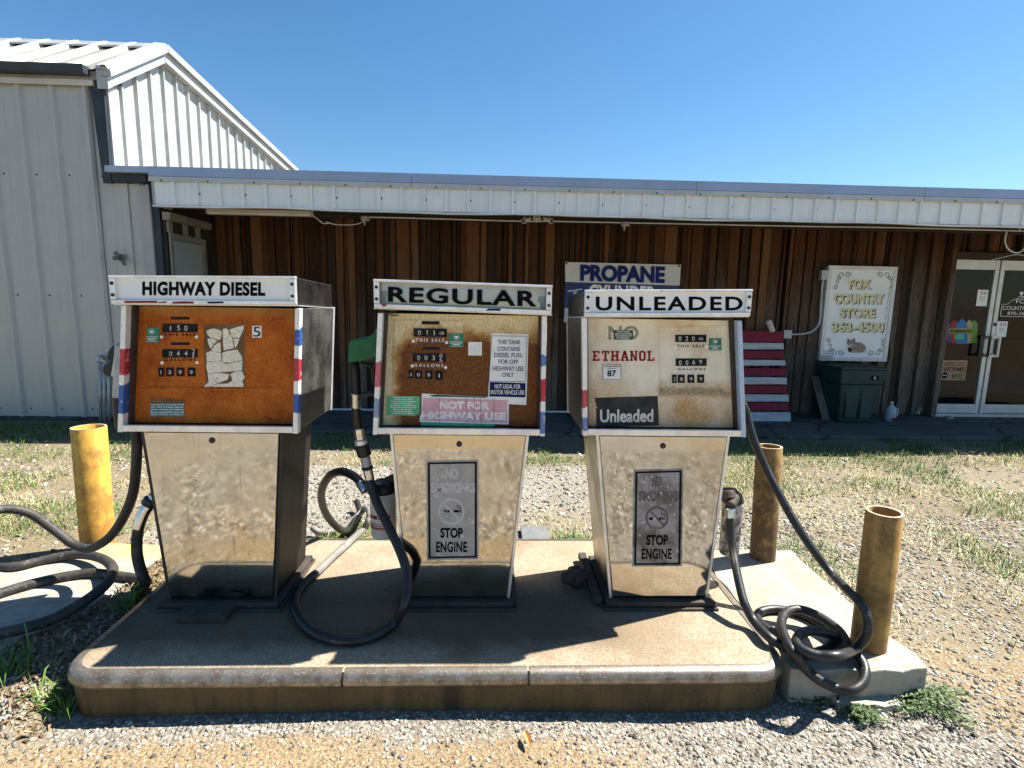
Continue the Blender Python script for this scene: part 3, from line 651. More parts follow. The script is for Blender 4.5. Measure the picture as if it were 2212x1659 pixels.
# ================================================================== FUEL PUMPS
FYP = 2.20; DY = 2.178
def cv(s, ox, oy): return lambda x, y: (x*s+ox, y*s+oy)
c2 = cv(.2431, 216, 561.6); c3 = cv(.2431, 748.8, 561.6); c4 = cv(.243, 1209.6, 561.6); cz = cv(.15624, 288, 676.8)
def Q(c, x0, y0, x1, y1, Y, sl=0.0):
    d = (x1-x0)*sl
    return [at(*c(x0, y0), Y), at(*c(x1, y0+d), Y), at(*c(x1, y1+d), Y), at(*c(x0, y1), Y)]
def inside(q, mx, mz):
    # shrink a patch by margins in metres
    TL, TR, BR, BL = [Vector(p) for p in q]
    return [TL+Vector((mx, 0, -mz)), TR+Vector((-mx, 0, -mz)), BR+Vector((-mx, 0, mz)), BL+Vector((mx, 0, mz))]
def lines(q, n, mat, par, seed=0, fill=.55, name='lettering', lo=.6):
    # rows of print too small to read: broken strokes
    r = random.Random(seed); TL, TR, BR, BL = [Vector(p) for p in q]; mb = MB()
    P = lambda u, v: (TL*(1-u)+TR*u)*(1-v)+(BL*(1-u)+BR*u)*v
    for i in range(n):
        wid = r.uniform(lo, 1); u = .5-wid/2; v0 = (i+.5-fill/2)/n; v1 = (i+.5+fill/2)/n
        while u < .5+wid/2-.01:
            e = min(u+r.uniform(.025, .10), .5+wid/2); k = (v1-v0)*.22*r.random(); mb.quad(P(u, v0+k), P(e, v0+k), P(e, v1-k*.5), P(u, v1-k*.5)); u = e+r.uniform(.012, .022)
    return mb.build(name, mat, par, fix=False)
def counter(par, q, digits, ink='digit_ink', Y=None):
    w_ = plate(q, .004).build('counter_window', 'counter_black', par)
    TL, TR, BR, BL = [Vector(p)+Vector((0, -.0012, 0)) for p in q]; mb = MB()
    P = lambda u, v: (TL*(1-u)+TR*u)*(1-v)+(BL*(1-u)+BR*u)*v
    for u, ch, hgt, off in digits:
        du = (.045 if len(digits) > 1 else .2)*(.3 if ch == '1' else 1)*(1.5 if len(ch) > 1 else 1)
        text(ch, [P(u-du, .5-hgt/2+off), P(u+du, .5-hgt/2+off), P(u+du, .5+hgt/2+off), P(u-du, .5+hgt/2+off)], ink, w_, .0, into=mb)
    mb.build('digits', ink, w_, fix=False)
    # wheel gaps
    mb = MB()
    if len(digits) > 1:
        for u in (.2, .4, .6, .8): mb.quad(P(u-.008, .06), P(u+.008, .06), P(u+.008, .94), P(u-.008, .94))
        mb.build('wheel_gap', 'counter_wheel', w_, fix=False)
MAT['counter_wheel'] = plain('counter_wheel', (.05, .05, .052), (.03, .03, .03), 30, rough=.7, spec=.1)
MAT['paper_old'] = plain('paper_old', (.76, .72, .60), (.60, .55, .44), 24, c3=(.30, .26, .19), s3=70, t3=.60, rough=.8)
def crackle():
    k = NT('paper_cracked'); v = k.mapping((1, 1, 1.0)); n = k.noise(30, 6, .7, v); c = k.mix(k.rng(n, .35, .65), (.88, .84, .72), (.76, .71, .58))
    for sc, wdt in ((80, .035), (30, .014)):
        vo = k.n('TexVoronoi', feature='DISTANCE_TO_EDGE'); vo.inputs['Scale'].default_value = sc; k.l(v, vo.inputs['Vector']); c = k.mix(k.rng(vo.outputs['Distance'], wdt*.4, wdt, .85 if sc < 50 else .45, 0), c, (.17, .13, .09))
    k.col(c); return k.set(.85, 0, .1)
MAT['paper_cracked'] = crackle()
MAT['paper_residue'] = plain('paper_residue', (.20, .12, .055), (.13, .06, .02), 16, rough=.85)
MAT['paper_teal'] = plain('paper_teal', (.04, .16, .14), (.06, .20, .17), 20, c3=(.25, .25, .2), s3=50, t3=.66, rough=.7)
MAT['notice_grey'] = plain('notice_grey', (.40, .385, .37), (.33, .31, .295), 10, c3=(.56, .54, .52), s3=34, t3=.60, rough=.45, metal=.15)
MAT['notice_dirty'] = plain('notice_dirty', (.32, .30, .30), (.13, .11, .10), 13, lo=.42, hi=.6, c3=(.34, .32, .32), s3=36, t3=.62, rough=.5, metal=.15)
MAT['notice_ghost'] = plain('notice_ghost', (.56, .53, .53), (.47, .45, .44), 30, rough=.5)
MAT['notice_stain'] = plain('notice_stain', (.07, .055, .05), (.16, .14, .135), 26, rough=.6)
MAT['letter_wear'] = plain('letter_wear', (.80, .74, .66), (.66, .50, .40), 26, c3=(.16, .13, .12), s3=50, t3=.64, rough=.8)
def green_tag(par, q, name='approval_sticker'):
    s_ = plate(q, .0012).build(name, 'sticker_green', par)
    f = [Vector(p)+Vector((0, -.0008, 0)) for p in q]; TL, TR, BR, BL = f
    P = lambda u, v: (TL*(1-u)+TR*u)*(1-v)+(BL*(1-u)+BR*u)*v
    mb = MB().quad(P(.36, .20), P(.64, .18), P(.60, .38), P(.42, .38))
    for a in range(0, 360, 15):
        t0, t1 = radians(a), radians(a+9)
        c_ = lambda t, r: P(.5+r*cos(t), .28-r*sin(t))
        mb.quad(c_(t0, .20), c_(t1, .20), c_(t1, .225), c_(t0, .225))
    mb.quad(P(.05, .58), P(.93, .58), P(.93, .61), P(.05, .61)).quad(P(.05, .68), P(.90, .67), P(.90, .71), P(.05, .72)).quad(P(.28, .76), P(.74, .76), P(.74, .83), P(.28, .83)).quad(P(.12, .90), P(.9, .90), P(.9, .93), P(.12, .93))
    mb.build('lettering', 'white_ink', s_, fix=False); return s_

def fuel_pump(label, hd, cab, body, face, sidemat, doormat, stripes_l, stripes_r, inset, depth, slope, hd_style):
    X = [at(*p, 2.12).x for p in hd]; xc = (X[0]+X[1])/2
    t = thing('fuel_pump', label, 'fuel pump', (xc, 2.37, IZ), 'old fuel pumps on the island')
    H = [at(*p, 2.12) for p in hd]; Cb = [at(*p, 2.14) for p in cab]; B = [at(*p, 2.18) for p in body]
    YB = 2.60
    # header
    hl, hr = (H[0].x+H[3].x)/2, (H[1].x+H[2].x)/2
    zl0, zl1, zr0, zr1 = H[3].z, H[0].z, H[2].z, H[1].z
    def hx(a, b, z0l, z1l, z0r, z1r, y0, y1): return [(a, y0, z0l), (b, y0, z0r), (b, y1, z0r-.016), (a, y1, z0l-.016), (a, y0, z1l), (b, y0, z1r), (b, y1, z1r-.016), (a, y1, z1l-.016)]
    lerp = lambda x, a, b: a+(b-a)*(x-hl)/(hr-hl)
    def bar(a, b, f0, f1, y0, y1):      # bar across the header face between height fractions
        g = lambda x, f: lerp(x, zl0, zr0)+(lerp(x, zl1, zr1)-lerp(x, zl0, zr0))*f
        return MB().hexa([(a, y0, g(a, f0)), (b, y0, g(b, f0)), (b, y1, g(b, f0)), (a, y1, g(a, f0)), (a, y0, g(a, f1)), (b, y0, g(b, f1)), (b, y1, g(b, f1)), (a, y1, g(a, f1))])
    if hd_style == 'open':
        mb = MB(); e = .012
        mb.hexa(hx(hl+.003, hr-.003, zl1-.006, zl1-.001, zr1-.006, zr1-.001, 2.141, YB)); mb.hexa(hx(hl+.003, hr-.003, zl0+.001, zl0+.006, zr0+.001, zr0+.006, 2.141, YB))
        mb.hexa(hx(hl+.003, hl+.008, zl0+.006, zl1-.006, zl0+.006, zl1-.006, 2.141, YB)); mb.hexa(hx(hr-.008, hr-.003, zr0+.006, zr1-.006, zr0+.006, zr1-.006, 2.141, YB))
        mb.hexa(hx(hl+.008, hr-.008, zl0+.006, zl1-.006, zr0+.006, zr1-.006, 2.158, YB)); hb = mb.build('header_box', sidemat, t)
        bar(hl+.022, hr-.022, .62, .93, 2.150, 2.1575).build('light_box_back', 'sticker_white', t)
        bar(hl+.045, hr-.05, .42, .80, 2.1455, 2.1495).build('light_box_back', 'sign_white', t); bar(hl+.04, hr-.04, .161, .45, 2.142, 2.1575).build('light_tube', 'cream_glow', t, bevel=.006)
    else:
        MB().hexa(hx(hl+.002, hr-.002, zl0+.001, zl1-.001, zr0+.001, zr1-.001, 2.141, YB)).build('header_box', sidemat, t, bevel=.004)
        bar(hl+.02, hr-.02, .16, .93, 2.130, 2.140).build('sign_panel', 'plastic_white', t)
    bar(hl-.002, hr+.002, .93, 1.02, 2.116, 2.1405).build('header_trim', 'trim_metal', t, bevel=.003)
    bar(hl, hr, 0, .16, 2.118, 2.1405).build('header_trim', 'trim_metal', t, bevel=.003)
    for a, b in ((hl, hl+.021), (hr-.021, hr)): bar(a, b, .1605, .9295, 2.117, 2.1405).build('header_trim', 'trim_metal', t, bevel=.002)
    for a in (hl+.0105, hr-.0105):
        for f in (.32, .74):
            z = lerp(a, zl0, zr0)+(lerp(a, zl1, zr1)-lerp(a, zl0, zr0))*f
            MB().lathe((a, 2.117, z), [(.0065, 0), (.0065, .003), (.003, .005)], 12, (0, -1, 0)).build('bolt', 'bolt', t)
    MB().hexa(hx(hl-.006, hr+.006, zl0-.004, zl0-.0005, zr0-.004, zr0-.0005, 2.1415, YB+.01)).build('header_lip', 'trim_metal', t)
    # cabinet shell: side panels, back and floor round an open front
    tl, tr, br, bl = Cb; zt = min(zl0, zr0)-.006; zb = (bl.z+br.z)/2
    def xs_(z): f = (z-zb)/(zt-zb); return bl.x+(tl.x-bl.x)*f, br.x+(tr.x-br.x)*f
    (bx0, bx1), (tx0, tx1) = xs_(zb), xs_(zt)
    MB().trap(bx0+.003, bx1-.003, tx0+.003, tx1-.003, 2.236, YB-.01, zb+.002, zt).build('cabinet', 'side_steel', t, bevel=.004)
    for (a0, b0, a1, b1) in ((bx0+.002, bx0+.006, tx0+.002, tx0+.006), (bx1-.006, bx1-.002, tx1-.006, tx1-.002)):
        MB().trap(a0, b0, a1, b1, 2.172, 2.2355, zb+.001, zt).build('cabinet_cheek', 'side_steel', t)
    for (x0, x1, x2, x3) in ((bx0, bx0+.019, tx0, tx0+.019), (bx1-.019, bx1, tx1-.019, tx1)):   # back posts
        MB().trap(x0, x1, x2, x3, YB-.0095, YB+.012, zb-.003, zt).build('corner_post', 'trim_metal', t, bevel=.002)
    MB().trap(bx0, bx0+.019, tx0, tx0+.019, 2.138, 2.1715, zb-.006, zt).build('corner_post', stripes_l, t, bevel=.002)
    MB().trap(bx1-.019, bx1, tx1-.019, tx1, 2.138, 2.1715, zb-.006, zt).build('corner_post', stripes_r, t, bevel=.002)
    MB().trap(bx0+.0195, bx1-.0195, bx0+.0195, bx1-.0195, 2.140, 2.156, zb-.004, zb+.022).build('bottom_rail', 'trim_metal', t, bevel=.002)
    MB().trap(bx0+.0195, bx1-.0195, bx0+.0195, bx1-.0195, 2.1565, 2.2355, zb-.002, zb+.018).build('ledge', 'side_dark', t)
    for (a0, b0, a1, b1) in ((bx0+.0065, bx0+.028, tx0+.0065, tx0+.028), (bx1-.028, bx1-.0065, tx1-.028, tx1-.0065)):
        MB().trap(a0, b0, a1, b1, 2.1725, 2.2355, zb+.0185, zt-.001).build('recess_lining', 'dark_recess', t)
    # dial face with a pressed panel
    o = [(tx0+.029, zt-.002), (tx1-.029, zt-.002), (bx1-.029, zb+.020), (bx0+.029, zb+.020)]
    h = [(at(*p, FYP).x, at(*p, FYP).z) for p in inset]
    m = .010; i_ = [(h[0][0]+m, h[0][1]-m), (h[1][0]-m, h[1][1]-m), (h[2][0]-m-slope*.3, h[2][1]+m+slope), (h[3][0]+m+slope*.3, h[3][1]+m+slope)]
    mb = MB(); V3 = lambda p, y: (p[0], y, p[1])
    for j in range(4):
        k = (j+1) % 4
        mb.quad(V3(o[j], FYP), V3(o[k], FYP), V3(h[k], FYP), V3(h[j], FYP)); mb.quad(V3(h[j], FYP), V3(h[k], FYP), V3(i_[k], FYP+depth), V3(i_[j], FYP+depth))
    mb.quad(*[V3(p, FYP+depth) for p in i_]); mb.build('dial_face', face, t)
    # pedestal
    zt2 = min(zb-.007, B[0].z+.012); z0 = IZ+.034
    def bx(z): f = (z-B[3].z)/(B[0].z-B[3].z); return B[3].x+(B[0].x-B[3].x)*f, B[2].x+(B[1].x-B[2].x)*f
    (b0, b1), (t0, t1) = bx(z0), bx(zt2)
    MB().trap(b0-.012, b1+.012, t0-.012, t1+.012, 2.191, 2.55, z0, zt2).build('pedestal', 'black_grime' if doormat == 'door_steel_dirty' else 'body_steel', t, bevel=.006)
    dz0, dz1 = z0+.012, zt2-.006; (q0, q1), (q2, q3) = bx(dz0), bx(dz1)
    MB().trap(q0+.002, q1-.002, q2+.002, q3-.002, DY, 2.1905, dz0, dz1).build('door', doormat, t, bevel=.0025)
    for a, b, c, d in ((b0-.013, b0-.002, t0-.013, t0-.002), (b1+.002, b1+.013, t1+.002, t1+.013)):
        MB().trap(a, b, c, d, 2.184, 2.1905, z0+.002, zt2-.001).build('corner_strip', 'old_iron' if doormat == 'door_steel_dirty' else 'trim_metal', t)
    MB().box(b0-.045, b1+.045, 2.135, 2.60, IZ-.001, IZ+.012).box(b0-.035, b1+.035, 2.15, 2.59, IZ+.0125, z0-.0005).build('base_frame', 'old_iron', t, bevel=.005)
    for a in (b0-.03, b1+.03):
        for y in (2.155, 2.57): MB().lathe((a, y, IZ+.012), [(.011, 0), (.011, .010), (.006, .0105), (.006, .022)], 6).build('anchor_bolt', 'bolt', t)
    return t
def lock(t, px): MB().lathe(at(*px, DY), [(.012, 0), (.012, .003), (.007, .006), (.004, .0062)], 20, (0, -1, 0)).build('lock', 'bolt', t, smooth=False)
P1 = fuel_pump('fuel pump headed HIGHWAY DIESEL with a bright orange rusted dial face', [(238, 596), (638, 598), (638, 659), (237, 656)], [(262, 658), (648, 661), (643, 932), (254, 932)],
  [(310, 936), (603, 935), (590, 1298), (370, 1300)], rusty_face('rust_orange', 1), 'side_dark', 'door_steel_dirty',
  stripes('post_paint', [(.985, 1.095, RED), (.835, .955, BLU)]), stripes('post_paint', [(1.115, 1.18, BLU), (.97, 1.07, RED), (.84, .93, BLU)]),
  [(311, 679), (616, 681), (614, 840), (309, 839)], .006, 0.0, 'closed')
P2 = fuel_pump('fuel pump headed REGULAR with a brown rusted face and a pink sticker', [(810, 604), (1192.5, 617.5), (1191, 679.5), (805, 665)], [(816, 667), (1181.5, 683), (1177, 943), (805, 932)],
  [(849, 940), (1136, 945), (1094, 1300), (881, 1298)], rusty_face('rust_brown', 2), 'galvanised', 'door_steel',
  stripes('post_paint', [(.955, 1.06, (.50, .13, .17)), (.83, .91, (.22, .27, .42))]), stripes('post_paint', [(1.05, 1.095, (.10, .18, .42)), (.905, 1.0, RED), (.775, .86, (.10, .18, .42))]),
  [(848, 688), (1006, 689), (1004, 849), (846, 848)], -.005, 0.0, 'open')
P3 = fuel_pump('fuel pump headed UNLEADED with a cream stained face and red ETHANOL lettering', [(1263.5, 627), (1622, 626), (1624, 683), (1264, 684)], [(1258, 687), (1603, 687), (1612, 938), (1259, 942)],
  [(1295, 944), (1571, 942), (1524, 1292), (1323, 1290)], rusty_face('rust_cream', 3), 'side_dark', 'door_steel',
  stripes('post_paint', [(.875, .955, (.46, .07, .10)), (.785, .845, (.14, .20, .42))]), stripes('post_paint', [(.9, .902, BLU)], (.42, .52, .70)),
  [(1421, 703), (1568, 703), (1570, 853), (1423, 853)], .022, .016, 'closed')
for t, px in ((P1, (458, 951)), (P2, (992, 959)), (P3, (1432, 963))): lock(t, px)
# header words
text('HIGHWAY DIESEL', Q(c2, 375, 190, 1468, 315, 2.1288, .006), 'black_ink', P1, .048, 0, 1.08)
text('REGULAR', [at(*c3(368, 236), 2.136), at(*c3(1692, 275), 2.136), at(*c3(1690, 416), 2.136), at(*c3(366, 374), 2.136)], 'black_ink', P2, .030, 0, 1.12)
MB().quad(at(*c3(290, 395), 2.1385), at(*c3(1770, 440), 2.1385), at(*c3(1775, 245), 2.1385), at(*c3(300, 205), 2.1385)).build('sign_pane', 'door_glass', P2, fix=False)
text('UNLEADED', Q(c4, 318, 325, 1625, 450, 2.1288, .0), 'black_ink', P3, .026, 0, 1.18)
# paint left on the header trims
flat([c2(x, y) for x, y in ((215, 363), (500, 363), (510, 375), (590, 366), (585, 382), (218, 382))], 2.1172).build('trim_paint', 'red_ink', P1); 
flat([c2(x, y) for x, y in ((640, 372), (740, 366), (835, 370), (830, 388), (645, 388))], 2.1172).build('trim_paint', 'red_ink', P1)
flat([c2(x, y) for x, y in ((945, 370), (1090, 368), (1100, 385), (960, 388))], 2.1172).build('trim_paint', 'blue_ink', P1)
flat([c3(x, y) for x, y in ((1230, 450), (1260, 432), (1370, 432), (1365, 452))], 2.1172).build('trim_paint', 'blue_ink', P2)
flat([c3(x, y) for x, y in ((300, 392), (365, 396), (330, 418))], 2.1172).build('trim_paint', 'red_ink', P2)

# ---- face furniture, pump by pump
def dial(par, c, Y, slot, ct, ct1, lab, ctb, ct2, lab2, bolts, wins, wd, ink, sl=0.0):
    for s_ in slot: plate(Q(c, *s_, Y-.001, sl), .003).build('dial_slot', 'counter_black', par)
    counter(par, Q(c, *ct, Y-.003, sl), ct1); counter(par, Q(c, *ctb, Y-.003, sl), ct2)
    text('THIS SALE', Q(c, *lab, Y-.0012, sl), ink, par, .02, 0, 1.5); text('GALLONS', Q(c, *lab2, Y-.0012, sl), ink, par, .02, 0, 1.6)
    for b in bolts:
        p = at(*c(*b), Y); MB().lathe(p, [(.0062, 0), (.0062, .002), (.0025, .0022), (.002, .001)], 14, (0, -1, 0)).build('rivet', 'trim_metal', par)
    for q, d in zip(wins, wd): counter(par, Q(c, *q, Y-.003, sl), [(.5, d, .42, .02)])
dial(P1, c2, FYP+.006, [(628, 503, 795, 530), (628, 732, 795, 757)], (553, 567, 865, 642), [(.24, '1', .55, .02), (.47, '5', .6, -.02), (.68, '0', .6, .02)],
     (570, 648, 850, 675), (553, 793, 865, 867), [(.24, '0', .55, .04), (.46, '4', .6, 0), (.68, '4', .6, 0), (.89, '2', .55, -.25), (.89, '1', .45, .32)], (570, 873, 850, 900),
     [(549, 684), (859, 684), (553, 914), (864, 912)], [(518, 957, 568, 1037), (585, 957, 655, 1035), (678, 957, 748, 1035), (778, 957, 845, 1035)], '1399', 'black_ink')
green_tag(P1, Q(c2, 392, 600, 525, 735, FYP+.0045))
s_ = plate(Q(c2, 1352, 585, 1435, 690, FYP+.0045), .0012).build('number_sticker', 'sticker_white', P1); text('5', Q(c2, 1360, 595, 1425, 682, FYP+.0037), 'black_ink', s_, .0)
rs = flat([cz(x, y) for x, y in ((972, 150), (1545, 150), (1540, 560), (1550, 1040), (960, 1040), (1000, 930), (975, 560))], FYP+.0052, .0006).build('torn_sticker', 'paper_residue', P1)
frag = [[(1010, 245), (1060, 220), (1110, 208), (1200, 235), (1220, 260), (1215, 320), (1195, 372), (1120, 345), (1065, 335), (1025, 300)],
 [(1235, 222), (1285, 205), (1318, 230), (1318, 285), (1345, 300), (1370, 345), (1388, 482), (1250, 512), (1240, 405)],
 [(1330, 225), (1420, 195), (1528, 168), (1525, 215), (1470, 340), (1380, 337), (1345, 290)], [(1025, 350), (1100, 347), (1165, 377), (1110, 430), (1068, 492), (1035, 420)],
 [(1075, 512), (1110, 457), (1170, 407), (1205, 402), (1207, 538), (1130, 532)], [(1382, 350), (1470, 350), (1440, 430), (1410, 482), (1392, 420)],
 [(1010, 550), (1060, 520), (1212, 547), (1218, 652), (1150, 662), (1015, 668)], [(1230, 545), (1300, 522), (1435, 500), (1460, 540), (1495, 590), (1507, 645), (1330, 683), (1230, 672)],
 [(1012, 675), (1215, 662), (1270, 695), (1330, 692), (1507, 655), (1500, 790), (1400, 798), (1200, 815), (1030, 830), (1010, 760)],
 [(1025, 838), (1200, 822), (1330, 845), (1300, 920), (1170, 965), (1090, 1000), (1000, 1036), (955, 1036), (985, 1000), (1045, 950)],
 [(1345, 840), (1400, 806), (1500, 800), (1542, 890), (1505, 930), (1525, 985), (1520, 1040), (1010, 1040), (1180, 972), (1300, 972), (1368, 930)]]
mb = MB()
for p in frag: flat([cz(x, y) for x, y in p], FYP+.0042, .0009, mb)
mb.build('paper_flakes', 'paper_cracked', rs)
s_ = plate(Q(c2, 445, 1272, 750, 1392, FYP-.0012), .0012).build('label_sticker', 'paper_teal', P1)
flat([c2(x, y) for x, y in ((446, 1270), (450, 1225), (520, 1235), (600, 1222), (690, 1240), (748, 1236), (750, 1270))], FYP-.0008, .0007).build('label_residue', 'paper_residue', P1)
for i, ln in enumerate(('Required for use in all model', 'year 2007 and later highway', 'diesel vehicles and engines.', 'Recommended for use in all', 'diesel vehicles and engines.')):
    text(ln, Q(c2, 449, 1278+i*22, 745, 1295+i*22, FYP-.002), 'white_ink', s_, .03)
dial(P2, c3, FYP-.005, [(668, 543, 825, 572), (675, 772, 825, 797)], (595, 607, 890, 680), [(.18, '0', .58, .02), (.41, '1', .58, 0), (.62, '1', .58, .02), (.85, '00', .4, .05)],
     (612, 696, 868, 726), (588, 830, 882, 903), [(.18, '0', .6, .02), (.40, '0', .6, .02), (.62, '3', .6, 0), (.85, '0', .45, -.25), (.85, '5', .4, .32)], (600, 921, 858, 948),
     [(593, 720), (889, 733), (583, 941), (880, 955)], [(550, 978, 592, 1053), (606, 980, 670, 1055), (697, 983, 762, 1060), (790, 985, 855, 1065)], '3091', 'white_ink', .012)
text('Tokheim', Q(c3, 372, 476, 462, 498, FYP-.0012, .01), 'black_ink', P2, .02, .4); plate(Q(c3, 362, 470, 468, 474, FYP-.0012, .01), .001).build('lettering', 'black_ink', P2)
green_tag(P2, Q(c3, 910, 652, 1040, 775, FYP-.0062, .01))
plate(Q(c3, 1080, 728, 1202, 848, FYP-.0012, .01), .0012).build('blank_sticker', 'sticker_white', P2)
YS = FYP-.0014
s_ = plate([at(*c3(1285, 650), YS), at(*c3(1617, 660), YS), at(*c3(1597, 1290), YS), at(*c3(1255, 1268), YS)], .0012).build('fuel_notice', 'sticker_white', P2)
YS -= .0008
for tx, b in (('THIS TANK', (1342, 708, 1545, 748)), ('CONTAINS', (1340, 770, 1540, 808)), ('DIESEL FUEL', (1312, 824, 1565, 864)), ('FOR OFF', (1350, 884, 1525, 922)), ('HIGHWAY USE', (1297, 942, 1572, 984)), ('ONLY', (1382, 1000, 1485, 1040))):
    text(tx, Q(c3, *b, YS, .012), 'navy_ink', s_, .012)
mb = MB()
for a in ((1290, 672, 1605, 676), (1262, 1075, 1592, 1079)): plate(Q(c3, *a, YS, .012), .0005, mb)
flat([c3(1288, 672), c3(1292, 672), c3(1266, 1077), c3(1262, 1077)], YS, .0005, mb); flat([c3(1601, 676), c3(1605, 676), c3(1592, 1080), c3(1588, 1080)], YS, .0005, mb); mb.build('border_line', 'navy_ink', s_)
flat([c3(1272, 1084), c3(1590, 1094), c3(1588, 1222), c3(1268, 1212)], YS, .0006).build('blue_panel', 'blue_ink', s_)
text('NOT LEGAL FOR', Q(c3, 1315, 1104, 1545, 1142, YS-.0008, .01), 'white_ink', s_, .02); text('MOTOR VEHICLE USE', Q(c3, 1280, 1154, 1578, 1194, YS-.0008, .01), 'white_ink', s_, .02)
s_ = flat([c3(x, y) for x, y in ((357, 1206), (650, 1212), (648, 1365), (600, 1388), (352, 1376))], FYP-.0014).build('label_sticker', 'sticker_green_pale', P2)
lines([at(*c3(372, 1212), FYP-.0022), at(*c3(640, 1216), FYP-.0022), at(*c3(632, 1375), FYP-.0022), at(*c3(366, 1368), FYP-.0022)], 9, 'white_ink', s_, 3)
flat([c3(x, y) for x, y in ((665, 1436), (1312, 1450), (1308, 1484), (660, 1470))], FYP-.0006, .0005).build('sticker_edge', 'sticker_green_pale', P2)
s_ = flat([c3(x, y) for x, y in ((668, 1186), (1250, 1216), (1442, 1234), (1440, 1462), (648, 1440), (652, 1380), (664, 1370))], FYP-.0030).build('highway_sticker', 'sticker_white', P2)
flat([c3(x, y) for x, y in ((682, 1222), (1430, 1246), (1428, 1446), (668, 1424), (672, 1300))], FYP-.0038, .0006).build('pink_panel', 'sticker_pink', s_)
text('NOT FOR', Q(c3, 822, 1254, 1270, 1324, FYP-.0046, .012), 'faded_white', s_, .055); text('HIGHWAY USE', Q(c3, 668, 1344, 1415, 1416, FYP-.0046, .012), 'faded_white', s_, .055)
flat([c3(x, y) for x, y in ((735, 1202), (800, 1196), (1000, 1206), (1245, 1218), (1240, 1226), (980, 1218), (760, 1214))], FYP-.0038, .0006).build('sticker_edge', 'sticker_green_dark', s_)
mb = MB()
for x, dx in ((824, 2), (1066, 4), (1135, -6), (1186, 8), (1310, -10)): flat([c3(x, 1228), c3(x+3, 1228), c3(x+dx+3, 1450), c3(x+dx, 1450)], FYP-.0050, .0004, mb)
mb.build('crack', 'dark_recess', s_)
YD = FYP+.022
dial(P3, c4, YD, [], (1027, 665, 1302, 730), [(.14, '0', .6, .02), (.36, '2', .6, .02), (.58, '0', .6, .02), (.82, '00', .35, .05)], (1042, 752, 1283, 777), (1030, 876, 1304, 942),
     [(.14, '0', .6, .06), (.36, '0', .6, .05), (.58, '6', .6, 0), (.80, '9', .6, -.03)], (1047, 960, 1293, 981), [(1023, 775), (1300, 772), (1028, 988), (1306, 982)],
     [(998, 1020, 1036, 1095), (1048, 1020, 1110, 1093), (1135, 1020, 1195, 1093), (1222, 1020, 1282, 1093)], '2899', 'black_ink')
green_tag(P3, Q(c4, 1325, 695, 1435, 805, YD-.0016))
text('NO', Q(c4, 430, 585, 700, 710, FYP-.0008), 'grey_ink', P3, .03)
s_ = plate(Q(c4, 478, 625, 650, 708, FYP-.0022), .0012).build('ethanol_label', 'sticker_green_dark', P3)
for i, ln in enumerate(('THIS FUEL', 'MAY CONTAIN', '10 PERCENT', 'ETHANOL')): text(ln, Q(c4, 505-12*(i in (1, 2)), 630+i*19, 622+18*(i in (1, 2)), 644+i*19, FYP-.003), 'white_ink', s_, .02)
def slab_word(par, mat):      # ETHANOL in heavy slab letters
    mb = MB(); xs0 = [290, 372, 452, 540, 622, 704, 776]; W = [62, 66, 74, 74, 70, 58, 64]; y0, y1 = 808, 898
    def R(a, b, c_, d): plate(Q(c4, a, b, c_, d, FYP-.0014), .001, mb)
    def poly(p): flat([c4(*q) for q in p], FYP-.0014, .001, mb)
    b = 18; sh = 14; h = y1-y0
    for ch, x, wd in zip('ETHANOL', xs0, W):
        X1 = x+wd; ym = (y0+y1)/2
        if ch == 'E': R(x, y0, X1, y0+sh); R(x, y1-sh, X1, y1); R(x+8, y0+sh, x+8+b, y1-sh); R(x+8+b, ym-7, X1-16, ym+7); R(X1-11, y0+sh, X1, y0+26); R(X1-11, y1-26, X1, y1-sh)
        if ch == 'T': R(x, y0, X1, y0+sh); R(x, y0+sh, x+11, y0+28); R(X1-11, y0+sh, X1, y0+28); R(x+wd/2-b/2, y0+sh, x+wd/2+b/2, y1-sh); R(x+wd/2-21, y1-sh, x+wd/2+21, y1)
        if ch == 'H':
            for u in (x, X1-32): R(u, y0, u+32, y0+sh); R(u, y1-sh, u+32, y1); R(u+7, y0+sh, u+7+b, y1-sh)
            R(x+25, ym-7, X1-25, ym+7)
        if ch == 'A': R(x, y1-sh, x+30, y1); R(X1-30, y1-sh, X1, y1); poly([(x+26, y0), (x+46, y0), (x+22, y1-sh), (x+6, y1-sh)]); poly([(x+30, y0+12), (x+46, y0), (X1-6, y1-sh), (X1-24, y1-sh)]); R(x+20, ym+8, X1-22, ym+20)
        if ch == 'N': R(x, y0, x+28, y0+sh); R(X1-28, y0, X1, y0+sh); R(x, y1-sh, x+28, y1); R(x+7, y0+sh, x+22, y1-sh); R(X1-22, y0+sh, X1-7, y1); poly([(x+7, y0+sh-2), (x+24, y0+sh-2), (X1-7, y1), (X1-24, y1)])
        if ch == 'O': R(x, y0+14, x+b, y1-14); R(X1-b, y0+14, X1, y1-14); poly([(x, y0+14), (x+14, y0), (X1-14, y0), (X1, y0+14), (X1-b, y0+16), (x+b, y0+16)]); poly([(x, y1-14), (x+b, y1-16), (X1-b, y1-16), (X1, y1-14), (X1-14, y1), (x+14, y1)])
        if ch == 'L': R(x, y0, x+36, y0+sh); R(x+9, y0+sh, x+9+b, y1-sh); R(x, y1-sh, X1, y1); R(X1-11, y1-30, X1, y1-sh)
    mb.build('lettering', mat, par)
slab_word(P3, 'red_ink')
s_ = plate(Q(c4, 378, 928, 546, 1070, FYP-.0014, .01), .0012).build('octane_sticker', 'sticker_white', P3)
text('87', Q(c4, 420, 980, 500, 1036, FYP-.0022), 'black_ink', s_, .03); mb = MB()
